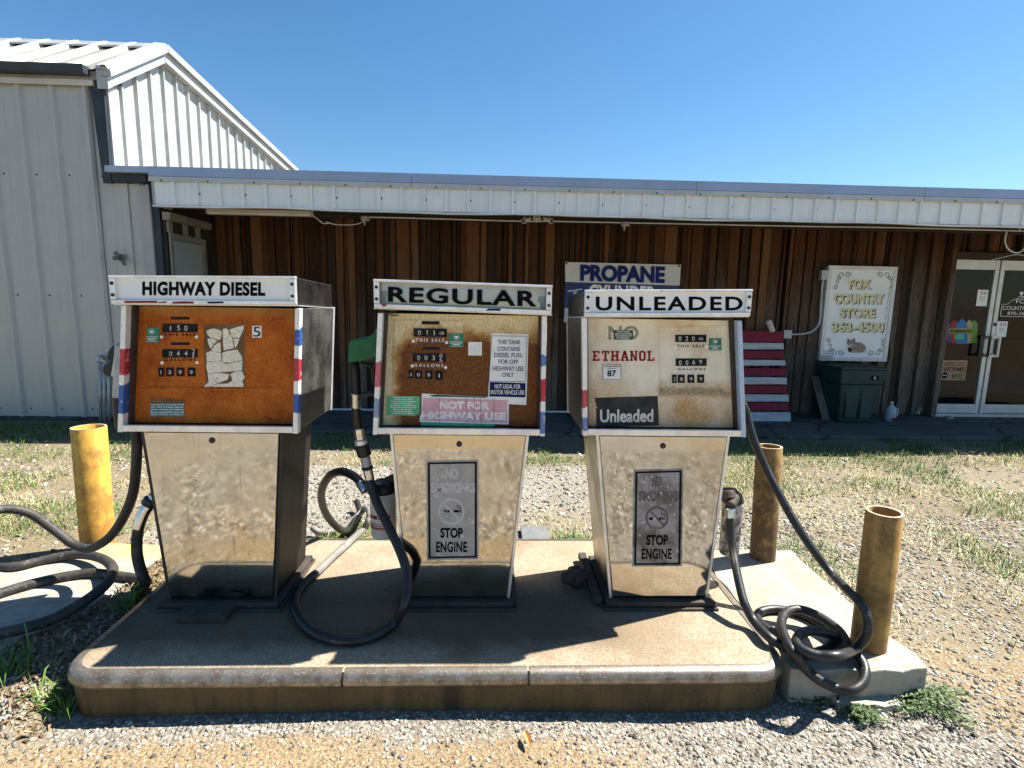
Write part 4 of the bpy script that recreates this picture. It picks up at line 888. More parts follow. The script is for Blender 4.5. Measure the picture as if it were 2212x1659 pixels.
for a in ((380, 930, 544, 934), (382, 1062, 544, 1066), (380, 930, 384, 1064), (540, 932, 544, 1066), (395, 944, 530, 950), (420, 962, 500, 966)): plate(Q(c4, *a, FYP-.0022), .0005, mb)
mb.build('border_line', 'black_ink', s_)
s_ = flat([c4(x, y) for x, y in ((312, 1225), (868, 1210), (880, 1470), (325, 1488), (322, 1318), (340, 1300), (316, 1300), (325, 1275), (312, 1262))], FYP-.0014).build('grade_sticker', 'sticker_black', P3)
text('Unleaded', Q(c4, 356, 1330, 830, 1446, FYP-.0022, -.01), 'letter_wear', s_, .028)
# stop engine notices on the doors
def notice(par, quad, plate_mat, ghost, stop, eng, no, smk, cen, r, cig, gm):
    q = [at(*p, DY-.0016) for p in quad]; n = plate(q, .0014).build('safety_notice', plate_mat, par); y = DY-.0024; mb = MB()
    TL, TR, BR, BL = [Vector(p)+Vector((0, -.0008, 0)) for p in q]; P = lambda u, v: (TL*(1-u)+TR*u)*(1-v)+(BL*(1-u)+BR*u)*v
    e, f = .035, .018; g, h = .075, .036
    for a, b, c_, d in ((e, f, 1-e, h), (e, 1-h, 1-e, 1-f), (e, h, g, 1-h), (1-g, h, 1-e, 1-h)): mb.quad(P(a, b), P(c_, b), P(c_, d), P(a, d))
    mb.build('border_line', 'black_ink', n, fix=False)
    text('STOP', pq(*stop, y), 'black_ink', n, .04); text('ENGINE', pq(*eng, y), 'black_ink', n, .032, 0, 1.06)
    text('NO', pq(*no, y), gm, n, .05); text('SMOKING', pq(*smk, y), gm, n, .05)
    mb = MB(); N = 36
    for i in range(N):
        a0, a1 = 2*pi*i/N, 2*pi*(i+1)/N; c_ = lambda a, rr: at(cen[0]+rr*cos(a), cen[1]+rr*sin(a), y)
        mb.quad(c_(a0, r), c_(a1, r), c_(a1, r*.82), c_(a0, r*.82))
    mb.quad(at(cen[0]-r*.62, cen[1]-r*.52, y), at(cen[0]-r*.50, cen[1]-r*.64, y), at(cen[0]+r*.62, cen[1]+r*.52, y), at(cen[0]+r*.50, cen[1]+r*.64, y))
    mb.build('prohibition_ring', gm, n, fix=False)
    y -= .0008; x0, y0, x1, y1 = cig; mb = MB(); xm = cen[0]
    for a, b in ((x0, xm-4), (xm+5, x1-5), (x1-4, x1-3), (x1-2, x1-.5)): mb.quad(at(a, y0, y), at(b, y0, y), at(b, y1, y), at(a, y1, y))
    for p, q_ in (((x1-9, y0-11), (x1-6, y0-3)), ((x1-6, y0-9), (x1-1, y0-6)), ((x1-1, y0-6), (x1-2, y0-1))):
        mb.quad(at(p[0]-.6, p[1], y), at(p[0]+.8, p[1], y), at(q_[0]+.8, q_[1], y), at(q_[0]-.6, q_[1], y))
    mb.build('cigarette_mark', 'black_ink', n, fix=False)
    rr = random.Random(int(cen[0])); mb = MB()          # flaked spots
    for i in range(46):
        px = quad[0][0]+12+rr.random()*(quad[1][0]-quad[0][0]-24); py = quad[0][1]+10+rr.random()**1.4*(quad[2][1]-quad[0][1]-24)
        if stop[1]-4 < py < eng[3]+4 and stop[0]-12 < px < eng[2]+4: continue
        s0 = rr.uniform(.8, 3.2); k = rr.uniform(0, pi); mb.quad(*[at(px+s0*rr.uniform(.6, 1.3)*cos(k+a), py+1.3*s0*rr.uniform(.5, 1.2)*sin(k+a), y-.0003) for a in (0, 1.3, 2.6, 3.9, 5.1)])
    mb.build('flaked_spots', ghost, n, fix=False)
notice(P2, [(920, 995), (1034, 993), (1034, 1208), (922, 1210)], 'notice_grey', 'notice_ghost', (951, 1140, 1000, 1162), (942, 1170, 1009, 1193), (962, 1011, 990, 1035), (931, 1042, 1026, 1065), (975, 1105), 29, (958, 1102, 996, 1107), 'notice_ghost')
notice(P3, [(1369, 1015), (1476, 1012), (1473, 1223), (1366, 1224)], 'notice_dirty', 'notice_ghost', (1396, 1155, 1443, 1178), (1386, 1185, 1451, 1208), (1408, 1029, 1430, 1053), (1380, 1060, 1465, 1083), (1419, 1119), 25, (1402, 1118, 1437, 1123), 'notice_stain')
# small iron fittings of the pumps
p = gz(448, 1330, IZ); MB().box(p.x-.10, p.x+.10, 2.06, 2.16, IZ, IZ+.03).box(p.x-.085, p.x-.03, 2.065, 2.10, IZ+.0305, IZ+.036).box(p.x+.03, p.x+.085, 2.065, 2.10, IZ+.0305, IZ+.036).build('hold_down_clamp', 'old_iron', P1, bevel=.006)
mb = MB(); p = Vector((.35, 2.36, IZ+.05)); mb.lathe(p+Vector((.10, 0, 0)), [(.03, 0), (.03, .03), (.048, .035), (.048, .075), (.03, .08), (.025, .12)], 16, (-1, -.35, 0)).build('pipe_coupling', 'old_iron', P3, smooth=False, bevel=.003)
MB().box(.452, .490, 2.17, 2.60, IZ+.0125, IZ+.045).build('base_rail', 'old_iron', P3, bevel=.004)
# side nozzle boots
MB().hexa([(at(240, 800, 2.30).x, 2.28, 1.02), (-1.43, 2.28, 1.02), (-1.43, 2.46, 1.02), (at(240, 800, 2.30).x, 2.46, 1.02), (at(252, 745, 2.30).x, 2.28, 1.25), (-1.43, 2.28, 1.25), (-1.43, 2.46, 1.25), (at(252, 745, 2.30).x, 2.46, 1.25)]).build('nozzle_boot', 'galvanised', P1, bevel=.012)
mb = MB(); a = at(1606, 770, 2.3); mb.prism([(1.02, 2.30, 1.20), (1.055, 2.30, 1.16), (1.085, 2.30, 1.05), (1.07, 2.30, .98), (1.03, 2.30, .97), (1.02, 2.30, 1.0)], (0, .13, 0)); mb.build('nozzle_boot', 'side_dark', P3, bevel=.01)

# ================================================================== HOSES, NOZZLES, FILTERS
def GP(pts): return [gz(x, y, z) for x, y, z in pts]
def YP(pts): return [at(x, y, Y) for x, y, Y in pts]
def hose(name, label, loc, path, r, mat, smooth_n=8):
    t = thing(name, label, 'fuel hose', loc, 'black fuel hoses of the pumps')
    MB().tube(spline(path, smooth_n), r, 14).build('hose', mat, t, smooth=True); return t
def ferrule(t, a, b, r, mat='chrome', name='ferrule'):
    a, b = Vector(a), Vector(b); L = (b-a).length
    return MB().lathe(a, [(r*.92, 0), (r, .004), (r, L-.004), (r*.92, L)], 18, b-a).build(name, mat, t, smooth=False, bevel=0)
# middle pump: nozzle with green cover, swivel, long loop on the island
hm = thing('fuel_hose', 'black hose with a green covered nozzle looping over the island beside the REGULAR pump', 'fuel hose', (-.62, 2.3, IZ), 'black fuel hoses of the pumps')
nzY = 2.31
N = lambda x, y, Y=nzY: at(x, y, Y)
mb = MB(); prof = [(752, 742), (762, 734), (778, 730), (795, 728), (812, 716), (818, 716), (818, 772), (800, 777), (782, 780), (757, 784), (750, 782), (752, 765)]
mb.prism([N(x, y, 2.275) for x, y in prof], (0, .07, 0)); nz = mb.build('nozzle_cover', 'green_cover', hm, bevel=.016, seg=3)
MB().tube([N(763, 775), N(767, 800), N(769, 845), N(770, 862)], .0205, 14).build('nozzle_grip', 'hard_black', hm, smooth=True)
MB().tube(spline([N(812, 727), N(830, 700), N(850, 678)], 4), .014, 12).build('spout', 'chrome', hm, smooth=True)
MB().tube(spline([N(785, 776), N(812, 778), N(806, 800), N(812, 830), N(826, 852), N(808, 850), N(776, 852)], 5), .009, 8).build('lever_guard', 'hard_black', hm, smooth=True)
MB().tube([N(780, 782), N(800, 790), N(818, 828)], .006, 8).build('trigger', 'hard_black', hm, smooth=True)
ferrule(hm, N(769, 850), N(769, 882), .0215)
MB().tube(spline([N(769, 880), N(771, 905), N(776, 935)], 5), .0195, 14).build('hose', 'rubber', hm, smooth=True)
ferrule(hm, N(775, 925), N(779, 950), .0215); 
ferrule(hm, N(779, 950), N(781, 961), .026, 'trim_metal', 'swivel_ring'); ferrule(hm, N(781.5, 962), N(788, 985), .030, 'hard_black', 'breakaway_coupling'); ferrule(hm, N(788.3, 985.5), N(793, 1008), .021, 'galvanised', 'swivel_ring')
ferrule(hm, N(793, 1008), N(794, 1013), .026, 'hard_black', 'swivel_ring'); ferrule(hm, N(794, 1013), N(799, 1036), .021)
path = [N(798, 1034), N(806, 1062, 2.29), N(818, 1095, 2.26), N(838, 1135, 2.21), N(862, 1185, 2.15), N(876, 1225, 2.10), N(880, 1262, 2.06), N(874, 1305, 2.01)] + \
  GP([(852, 1345, IZ+.026), (812, 1372, IZ+.02), (765, 1384, IZ+.02), (712, 1380, IZ+.02), (668, 1360, IZ+.02), (641, 1325, IZ+.02), (637, 1293, IZ+.02), (656, 1262, IZ+.02), (682, 1239, IZ+.02)])
path2 = GP([(682, 1239, IZ+.02), (715, 1207, IZ+.02), (745, 1180, IZ+.02), (770, 1157, IZ+.022), (787, 1142, IZ+.03)]) + \
  [at(797, 1122, 2.93), at(798, 1106, 3.02), gz(789, 1098, .06), gz(775, 1112, .03), gz(745, 1138, .025), gz(712, 1149, .025), gz(690, 1150, .03), gz(675, 1140, .05)]
MB().tube(spline(path, 9), .0195, 14).build('hose', 'rubber', hm, smooth=True); MB().tube(spline(path2, 9), .0193, 14).build('hose', 'hose_muddy_sunlit', hm, smooth=True)
# supply hose arching from the filter head of the middle pump
hs = hose('fuel_hose', 'short arching black hose joining the white filter to the hose behind the REGULAR pump', (-.7, 2.5, IZ),
  [at(791, 1062, 2.36), at(781, 1045, 2.38), at(763, 1028, 2.42), at(738, 1019, 2.47), at(715, 1026, 2.53), at(699, 1047, 2.60), at(694, 1072, 2.68), at(700, 1100, 2.78), at(714, 1124, 2.87), at(734, 1143, 2.96), gz(750, 1146, .06), gz(762, 1130, .03), gz(776, 1105, .03), gz(770, 1083, .06)], .0195, 'rubber')
ferrule(hs, at(778, 1043, 2.385), at(790, 1061, 2.36), .0225)
def filt(label, base, r, z0, z1, mat, arm, seed, writing=None):
    f = thing('fuel_filter', label, 'fuel filter', base, 'spin-on fuel filters beside the pumps')
    x, y, _ = base
    c_ = MB().lathe((x, y, z0), [(r*.3, .0), (r*.86, .002), (r, .016), (r, z1-z0-.02), (r*1.03, z1-z0-.018), (r*1.03, z1-z0)], 32).build('canister', mat, f, smooth=True); c_.modifiers.new('e', 'EDGE_SPLIT').split_angle = radians(40)
    MB().lathe((x, y, z1+.0005), [(r*1.0, 0), (r*1.05, .01), (r*.8, .045), (r*.45, .055)], 24).build('filter_head', 'hard_black', f, smooth=True, bevel=0)
    MB().tube(spline(arm, 5), .022, 12).build('pipe_elbow', 'old_iron', f, smooth=True)
    return f, c_
fx = at(828, 1110, 2.38)
f1, can1 = filt('clean white fuel filter canister with red print hanging left of the REGULAR pump', (fx.x, fx.y, IZ), .058, at(828, 1157, 2.38).z, at(828, 1062, 2.38).z, 'filter_white', [(fx.x-.065, 2.36, at(800, 1064, 2.36).z), (fx.x-.02, 2.38, at(828, 1050, 2.38).z), (fx.x+.06, 2.40, at(845, 1040, 2.4).z+.02)], 1)
mb = MB()
def wrap(x, y, r, z, a0, a1, h):      # band of print round a canister
    n = 5
    for i in range(n):
        t0, t1 = radians(a0+(a1-a0)*i/n), radians(a0+(a1-a0)*(i+1)/n); R_ = r+.0012
        mb.quad((x+R_*sin(t0), y-R_*cos(t0), z), (x+R_*sin(t1), y-R_*cos(t1), z), (x+R_*sin(t1), y-R_*cos(t1), z+h), (x+R_*sin(t0), y-R_*cos(t0), z+h))
rr = random.Random(5); zc = at(828, 1112, 2.38).z
for k, (h, gap) in enumerate(((.016, .006), (.004, .004), (.004, .004), (.004, .004), (.011, .004))):
    a = -62
    while a < 40:
        wd = rr.uniform(5, 16) if k else rr.uniform(14, 24); wrap(fx.x, fx.y, .058, zc-.016*(k > 0)-k*.0082, a, min(a+wd, 42), h); a += wd+rr.uniform(2, 5)
mb.build('lettering', 'red_ink', can1, fix=False)
fx2 = at(1573, 1142, 2.40)
f2, can2 = filt('peeling grey and white fuel filter canister hanging right of the UNLEADED pump', (fx2.x+.012, fx2.y, IZ), .046, at(1573, 1196, 2.40).z, at(1573, 1085, 2.40).z, 'filter_peeled', [(.98, 2.42, at(1563, 1050, 2.42).z), (1.005, 2.42, at(1572, 1060, 2.42).z), (fx2.x+.005, 2.38, at(1576, 1068, 2.36).z), (at(1577, 1095, 2.31).x, 2.31, at(1577, 1095, 2.31).z)], 2)
ferrule(f2, at(1570, 1062, 2.37), at(1574, 1080, 2.35), .036, 'old_iron', 'union_nut')
# right pump: two strands meeting in a coil on the pad
hr_ = thing('fuel_hose', 'long black hose lying in a tangled coil by the front right bollard', 'fuel hose', (1.35, 2.0, .1), 'black fuel hoses of the pumps')
ferrule(hr_, at(1577, 1098, 2.305), at(1577, 1119, 2.295), .0225)
pz = .118+.018
pathR = [at(1577, 1112, 2.295), at(1578, 1145, 2.28), at(1583, 1185, 2.24), at(1589, 1222, 2.18), at(1598, 1266, 2.11), at(1609, 1305, 2.05), at(1629, 1342, 2.00)] + \
  GP([(1662, 1377, pz+.05), (1700, 1400, pz+.02), (1745, 1412, pz), (1782, 1404, pz), (1800, 1385, pz), (1790, 1362, pz), (1758, 1340, pz), (1715, 1322, pz), (1672, 1316, pz), (1642, 1322, pz), (1636, 1336, pz), (1652, 1354, pz), (1690, 1378, pz+.0), (1730, 1402, pz+.036),
      (1765, 1415, pz+.036), (1812, 1410, pz+.036), (1828, 1392, pz+.040), (1812, 1362, pz+.04), (1776, 1335, pz+.045), (1740, 1319, pz+.05), (1712, 1317, pz+.055), (1694, 1328, pz+.06), (1688, 1348, pz+.065), (1696, 1378, pz+.07), (1714, 1410, pz+.065), (1738, 1442, .13), (1768, 1468, .10)]) + \
  GP([(1805, 1486, .075), (1838, 1491, .085), (1861, 1477, .10), (1869, 1454, .12), (1864, 1432, .135), (1848, 1412, pz+.01), (1822, 1390, pz+.01), (1800, 1373, pz+.045), (1770, 1364, pz+.075), (1742, 1364, pz+.08), (1724, 1376, pz+.08), (1722, 1392, pz+.085), (1738, 1406, pz+.085), (1770, 1416, pz+.085), (1812, 1416, pz+.09)]) + \
  [at(1846, 1403, 1.845), at(1869, 1378, 1.84), at(1875, 1350, 1.842), at(1868, 1320, 1.86), at(1852, 1295, 1.89), at(1830, 1275, 1.96), at(1796, 1238, 2.10), at(1755, 1186, 2.17), at(1715, 1125, 2.24), at(1682, 1065, 2.31), at(1654, 1010, 2.38), at(1632, 960, 2.42), at(1618, 915, 2.45), at(1608, 880, 2.47), Vector((1.09, 2.475, 1.12)), Vector((1.0, 2.475, 1.15))]
MB().tube(spline(pathR, 8), .0178, 14).build('hose', 'rubber', hr_, smooth=True)
# left pump: hanging hose running out of frame, and the thick worn one on the pad
pathL = [Vector((-1.36, 2.36, .955)), Vector((-1.43, 2.345, .945)), at(297, 925, 2.335), at(296, 960, 2.33), at(294, 1010, 2.35), at(287, 1066, 2.38), at(267, 1117, 2.42), at(240, 1157, 2.46), at(208, 1180, 2.50), at(183, 1185, 2.52), at(156, 1174, 2.53), at(132, 1156, 2.53), at(99, 1131, 2.52), at(67, 1110, 2.50), at(34, 1101, 2.47), at(0, 1101, 2.43), at(-50, 1118, 2.36), at(-110, 1150, 2.28), at(-190, 1200, 2.2), gz(-260, 1262, .10), gz(-330, 1300, .06), gz(-420, 1320, .05)]
hose('fuel_hose', 'black hose hanging from the HIGHWAY DIESEL pump and swinging past the yellow bollard', (-1.6, 2.4, .1), pathL, .0205, 'rubber_worn')
hl_ = thing('fuel_hose', 'thick worn hose looping over the left concrete pad below the yellow bollard', 'fuel hose', (-1.9, 2.3, .08), 'black fuel hoses of the pumps')
lz = .095
MB().tube(spline([at(336, 1070, 2.36), at(326, 1087, 2.35), at(313, 1105, 2.34), at(304, 1125, 2.33), at(299, 1142, 2.325)], 6), .026, 14).build('pipe_elbow', 'chrome', hl_, smooth=True)
ferrule(hl_, at(330, 1078, 2.352), at(321, 1092, 2.345), .034, 'hard_black', 'union_nut')
MB().tube(spline([at(300, 1138, 2.326), at(296, 1165, 2.32), at(296, 1195, 2.31), at(302, 1225, 2.30), at(311, 1250, 2.29), gz(316, 1258, lz+.02), gz(296, 1250, lz), gz(250, 1243, lz), gz(200, 1238, lz), gz(153, 1243, lz), gz(95, 1255, lz), gz(38, 1270, lz), gz(-20, 1290, lz), gz(-90, 1325, lz), gz(-140, 1362, lz), gz(-120, 1385, lz), gz(-60, 1382, lz), gz(0, 1369, lz+.02), gz(57, 1356, lz+.035), gz(115, 1337, lz+.04), gz(162, 1312, lz+.05), gz(200, 1287, lz+.06),
  gz(229, 1262, lz+.07), gz(243, 1241, lz+.07), gz(242, 1224, lz+.06), gz(225, 1209, lz+.045), gz(195, 1200, lz+.025), gz(153, 1199, lz+.01), gz(95, 1210, lz), gz(38, 1223, lz), gz(-10, 1226, lz-.02), gz(-80, 1222, lz-.04)], 7), .0225, 14).build('hose', 'rubber_worn', hl_, smooth=True)
# nozzle boot hanging left of the first pump
nz_ = thing('fuel_nozzle', 'black nozzle tucked in the holder on the left of the HIGHWAY DIESEL pump', 'nozzle', (-1.52, 2.37, .9))
mb = MB().prism([at(x, y, 2.34) for x, y in ((256, 744), (240, 748), (231, 760), (229, 776), (238, 780), (230, 786), (220, 792), (219, 806), (232, 815), (262, 818))], (0, .06, 0)); mb.build('nozzle_body', 'hard_black', nz_, bevel=.012)
MB().tube(spline([at(250, 800, 2.37), at(254, 850, 2.37), at(257, 900, 2.37), at(261, 925, 2.37)], 4), .02, 12).build('nozzle_grip', 'hard_black', nz_, smooth=True)
MB().tube([at(232, 782, 2.33), at(219, 777, 2.33), at(222, 770, 2.33)], .008, 8).build('trigger', 'galvanised', nz_, smooth=True)
MB().trap(at(246, 815, 2.33).x, at(262, 815, 2.33).x, at(255, 752, 2.33).x, at(268, 752, 2.33).x, 2.31, 2.335, at(250, 812, 2.33).z, at(250, 752, 2.33).z).build('guard_plate', 'flashing_cream', nz_, bevel=.003)

# ================================================================== BOLLARDS
def bollard_mat(name, base, b2, rust, amount, k0=0):
    k = NT(name); v = k.mapping((1, 1, 1), loc=(k0, 0, 0)); st = k.noise(6, 6, .65, k.mapping((5, 5, .7), loc=(k0, 0, 0))); n = k.noise(11, 6, .7, v); z = k.xyz()[2]
    c = k.mix(k.rng(st, .38, .62), base, b2)
    r = k.rng(k.math('ADD', n, k.math('MULTIPLY', k.rng(z, 0, .75, 1, 0), amount*.30)), .56, .70)
    c = k.mix(k.math('MULTIPLY', r, amount), c, rust); k.col(c); k.bump(n, .3, .006); return k.set(.6, 0, .35)
def bollard(label, top, foot, r, z0, mat, worn_lip):
    t = thing('bollard', label, 'bollard', (foot.x, foot.y, z0), 'steel pipe bollards guarding the island')
    a = Vector((foot.x, foot.y, z0)); d = Vector((top.x, top.y, top.z))-a; L = d.length
    MB().lathe(a, [(r, -.05), (r, L-.003), (r-.002, L), (r-.010, L), (r-.012, L-.003), (r-.012, L-.45)], 36, d).build('post', mat, t, smooth=True).modifiers.new('e', 'EDGE_SPLIT').split_angle = radians(40)
    mb = MB(); n = 36; ax = d.normalized(); u = ax.orthogonal().normalized(); w_ = ax.cross(u)
    for i in range(n):
        q = lambda j, rr: a+ax*(L+.0008)+(u*cos(2*pi*j/n)+w_*sin(2*pi*j/n))*rr
        mb.quad(q(i, r-.0005), q(i+1, r-.0005), q(i+1, r-.0105), q(i, r-.0105))
    mb.build('cut_rim', worn_lip, t, fix=False); return t
MAT['rim_bright'] = plain('rim_bright', (.50, .42, .30), (.35, .25, .15), 40, rough=.6)
b0 = gz(197, 1168, .075); t0 = at(183, 925, b0.y+.03)
bollard('bright yellow painted pipe bollard left of the pumps', Vector((t0.x, b0.y+.06, t0.z)), Vector((b0.x, b0.y+.05, 0)), .083, .06, bollard_mat('paint_yellow', (.60, .36, .06), (.48, .27, .04), (.25, .125, .035), .75), 'rim_bright')
bollard('dark rusty brown pipe bollard standing behind the hanging hose on the right pad', at(1662, 964, 2.72), Vector((1.462, 2.70, 0)), .064, .10, bollard_mat('paint_brown', (.30, .18, .05), (.20, .115, .035), (.07, .042, .02), .9), 'rim_bright')
bollard('rusty ochre pipe bollard at the front right corner beside the coiled hose', at(1911, 1105, 1.94), Vector((1.515, 1.945, 0)), .0625, .10, bollard_mat('paint_ochre', (.37, .225, .06), (.27, .155, .045), (.11, .06, .022), .7, 3), 'rim_bright')

# ================================================================== THINGS ON THE STORE FRONT
WY = 6.90
# propane banner
bn = thing('banner', 'white and blue vinyl PROPANE banner nailed to the board wall', 'banner', (1.63, WY, 1.45))
def sheetgrid(q, mat, par, name, amp=.012, n=18, m=10, sd=0):
    TL, TR, BR, BL = [Vector(p) for p in q]; mb = MB()
    for j in range(m+1):
        for i in range(n+1):
            u, v = i/n, j/m; p = (TL*(1-u)+TR*u)*(1-v)+(BL*(1-u)+BR*u)*v; p.y += amp*sin(u*9+sd+v*3)*sin(v*5+u*4)*.5; mb.v.append(tuple(p))
    for j in range(m):
        for i in range(n): k = j*(n+1)+i; mb.f.append((k, k+1, k+n+2, k+n+1))
    return mb.build(name, mat, par, smooth=True, fix=False)
MAT['vinyl_white'] = plain('vinyl_white', (.62, .60, .55), (.54, .52, .48), 3, rough=.5); MAT['vinyl_blue'] = plain('vinyl_blue', (.014, .028, .13), (.01, .02, .10), 4, rough=.45)
sheetgrid([at(1221, 566, WY), at(1471, 572, WY), at(1468, 617, WY), at(1221, 609, WY)], 'vinyl_white', bn, 'white_panel', .01)
q = [at(1221, 609.3, WY), at(1468, 617.3, WY)]; sheetgrid([q[0], q[1], q[1]+Vector((0, 0, -.42)), q[0]+Vector((-.01, 0, -.42))], 'vinyl_blue', bn, 'blue_panel', .01, sd=2)
text('PROPANE', [at(1254, 571, WY-.012), at(1437, 575.5, WY-.012), at(1436, 612, WY-.012), at(1253, 607, WY-.012)], 'navy_ink', bn, .05)
text('CYLINDER', [at(1272, 614, WY-.012), at(1417, 618, WY-.012), at(1417, 652, WY-.012), at(1272, 648, WY-.012)], 'white_ink', bn, .03)
text('EXCHANGE', [at(1268, 658, WY-.012), at(1420, 662, WY-.012), at(1420, 690, WY-.012), at(1268, 686, WY-.012)], 'white_ink', bn, .03)
for c_ in ((1242, 646), (1447, 650)):
    mb = MB(); x, y = c_
    flat([(x-9, y-6), (x+9, y-9), (x+11, y+20), (x-10, y+20)], WY-.012, .001, mb); flat([(x-16, y-26+7), (x+16, y-30+7), (x+16, y-27+7), (x-16, y-22+7)], WY-.0135, .001, mb); flat([(x-4, y-20), (x+4, y-20), (x+4, y-6), (x-4, y-6)], WY-.0135, .001, mb)
    flat([(x-22, y+20), (x+22, y+20), (x+24, y+50), (x-24, y+50)], WY-.0135, .001, mb); mb.build('cylinder_picture', 'galvanised', bn)
for px in ((1224, 569), (1467, 575), (1222, 660), (1464, 668)): MB().lathe(at(*px, WY-.008), [(.012, 0), (.012, .003), (.005, .004)], 14, (0, -1, 0)).build('grommet', 'bolt', bn)
# light-box sign with scrolls and a sleeping fox
cs = cv(.2864, 1584, 490); SY = 6.86
sg = thing('store_sign', 'framed white sign reading FOX COUNTRY STORE with a painted fox', 'sign', (4.73, SY+.06, .76))
fr_ = [at(*cs(720, 290), SY), at(*cs(1245, 300), SY), at(*cs(1160, 1015), SY), at(*cs(650, 1012), SY)]
xl, xr = (fr_[0].x+fr_[3].x)/2, (fr_[1].x+fr_[2].x)/2; zt_, zb_ = (fr_[0].z+fr_[1].z)/2, (fr_[2].z+fr_[3].z)/2
MB().box(xl+.01, xr-.01, SY+.03, SY+.075, zb_+.01, zt_-.01).build('light_box', 'white_trim', sg)
MB().box(xl, xr, SY, SY+.029, zb_, zb_+.05).box(xl, xr, SY, SY+.029, zt_-.05, zt_).box(xl, xl+.05, SY+.001, SY+.028, zb_+.0505, zt_-.0505).box(xr-.05, xr, SY+.001, SY+.028, zb_+.0505, zt_-.0505).build('frame', 'white_trim', sg, bevel=.006)
MB().box(xl+.05, xr-.05, SY+.012, SY+.0295, zb_+.05, zt_-.05).build('sign_face', 'sign_white', sg)
ty = SY+.009
for s_, b, sl in (('FOX', (872, 395, 1040, 470), .0), ('COUNTRY', (760, 502, 1140, 582), .0), ('STORE', (803, 612, 1072, 688), 0), ('363-4500', (742, 714, 1138, 794), 0)):
    text(s_, Q(cs, b[0]+5, b[1]+4, b[2]+6, b[3]+4, ty+.001), 'black_ink', sg, .07); text(s_, Q(cs, *b, ty), 'cream_ink', sg, .045)
mb = MB()
def curl(cx, cy, r, a0, turns, dirn=1, k=1.6):
    P = []
    for i in range(26):
        t = i/25; a = a0+dirn*turns*2*pi*t; rr = r*(1-.75*t); P.append((cx+rr*cos(a), cy+rr*sin(a)))
    for (xa, ya), (xb, yb) in zip(P, P[1:]):
        L = math.hypot(xb-xa, yb-ya) or 1; nx_, ny_ = -(yb-ya)/L*k, (xb-xa)/L*k
        mb.quad(at(*cs(xa+nx_, ya+ny_), ty), at(*cs(xb+nx_, yb+ny_), ty), at(*cs(xb-nx_, yb-ny_), ty), at(*cs(xa-nx_, ya-ny_), ty))
for cx, cy, sx_, sy_ in ((868, 362, 1, 1), (1108, 362, -1, 1), (812, 945, 1, -1), (1040, 948, -1, -1)):
    curl(cx, cy, 24, 0 if sx_ > 0 else pi, 1.3, -sx_*sy_, 2.2); curl(cx-sx_*48, cy-sy_*0, 24, pi/2*sy_, 1.1, sx_*sy_, 2); curl(cx-sx_*74, cy+sy_*22, 17, 0, 1.2, 1, 2); curl(cx-sx_*98, cy+sy_*90, 20, -pi/2*sy_, 1.3, sx_*sy_, 2.2); curl(cx-sx_*84, cy+sy_*52, 14, 1, 1.1, -1, 1.8)
for i in range(13): curl(1186-i*4.2, 470+i*28, 13, pi/2 if i % 2 else -pi/2, .6, 1 if i % 2 else -1, 1.4)
mb.build('scroll_ornament', 'bolt', sg, fix=False)
MAT['fox_fur'] = plain('fox_fur', (.22, .16, .13), (.34, .26, .21), 60, rough=.8); MAT['fox_pale'] = plain('fox_pale', (.50, .45, .39), rough=.8); MAT['fox_dark'] = plain('fox_dark', (.035, .03, .03), rough=.8)
F_ = lambda pts, m, d=0: flat([cs(x, y) for x, y in pts], ty-.0006*d, .0005).build('fox_painting', m, sg)
F_([(870, 925), (890, 890), (925, 868), (965, 872), (995, 895), (1002, 922), (985, 940), (930, 948), (880, 945)], 'fox_fur', 0)
F_([(862, 930), (905, 938), (960, 944), (1012, 936), (1005, 945), (940, 955), (880, 950)], 'fox_pale', 1)
F_([(858, 868), (865, 838), (878, 854), (898, 852), (914, 836), (922, 866), (916, 892), (895, 908), (874, 902), (860, 885)], 'fox_fur', 1)
F_([(868, 880), (888, 884), (908, 878), (902, 898), (890, 906), (876, 900)], 'fox_pale', 2); F_([(866, 846), (872, 858), (864, 862)], 'fox_dark', 2); F_([(913, 846), (917, 862), (906, 858)], 'fox_dark', 2); F_([(876, 874), (883, 876), (877, 879)], 'fox_dark', 3); F_([(898, 874), (905, 873), (900, 878)], 'fox_dark', 3); F_([(882, 896), (892, 896), (887, 903)], 'fox_dark', 3)
F_([(862, 908), (885, 912), (900, 940), (870, 944)], 'fox_dark', 2)
# sign feed: conduit, junction, outlet box
cd = thing('electrical_conduit', 'grey conduit with an outlet box running up beside the fox sign', 'conduit', (4.1, 6.88, 1.1))
MB().tube(spline([at(1690+20, 722, 6.87), at(1735, 721, 6.87), at(1757, 714, 6.87), at(1770, 695, 6.87), at(1773, 660, 6.87), at(1776, 620, 6.87), at(1779, 600, 6.87)], 6), .014, 10).build('conduit_pipe', 'galvanised', cd, smooth=True)
a = at(1700, 722, 6.87); MB().box(a.x-.05, a.x+.055, 6.85, 6.90, a.z-.055, a.z+.055).build('outlet_box', 'galvanised', cd, bevel=.006)
a = at(1779, 594, 6.86); MB().box(a.x-.04, a.x+.04, 6.83, 6.90, a.z-.06, a.z+.06).build('junction_box', 'galvanised', cd, bevel=.006)
MB().tube(spline([at(1780, 585, 6.86), at(1781, 572, 6.87), at(1775, 562, 6.89)], 4), .010, 8).build('cable', 'rubber', cd, smooth=True)
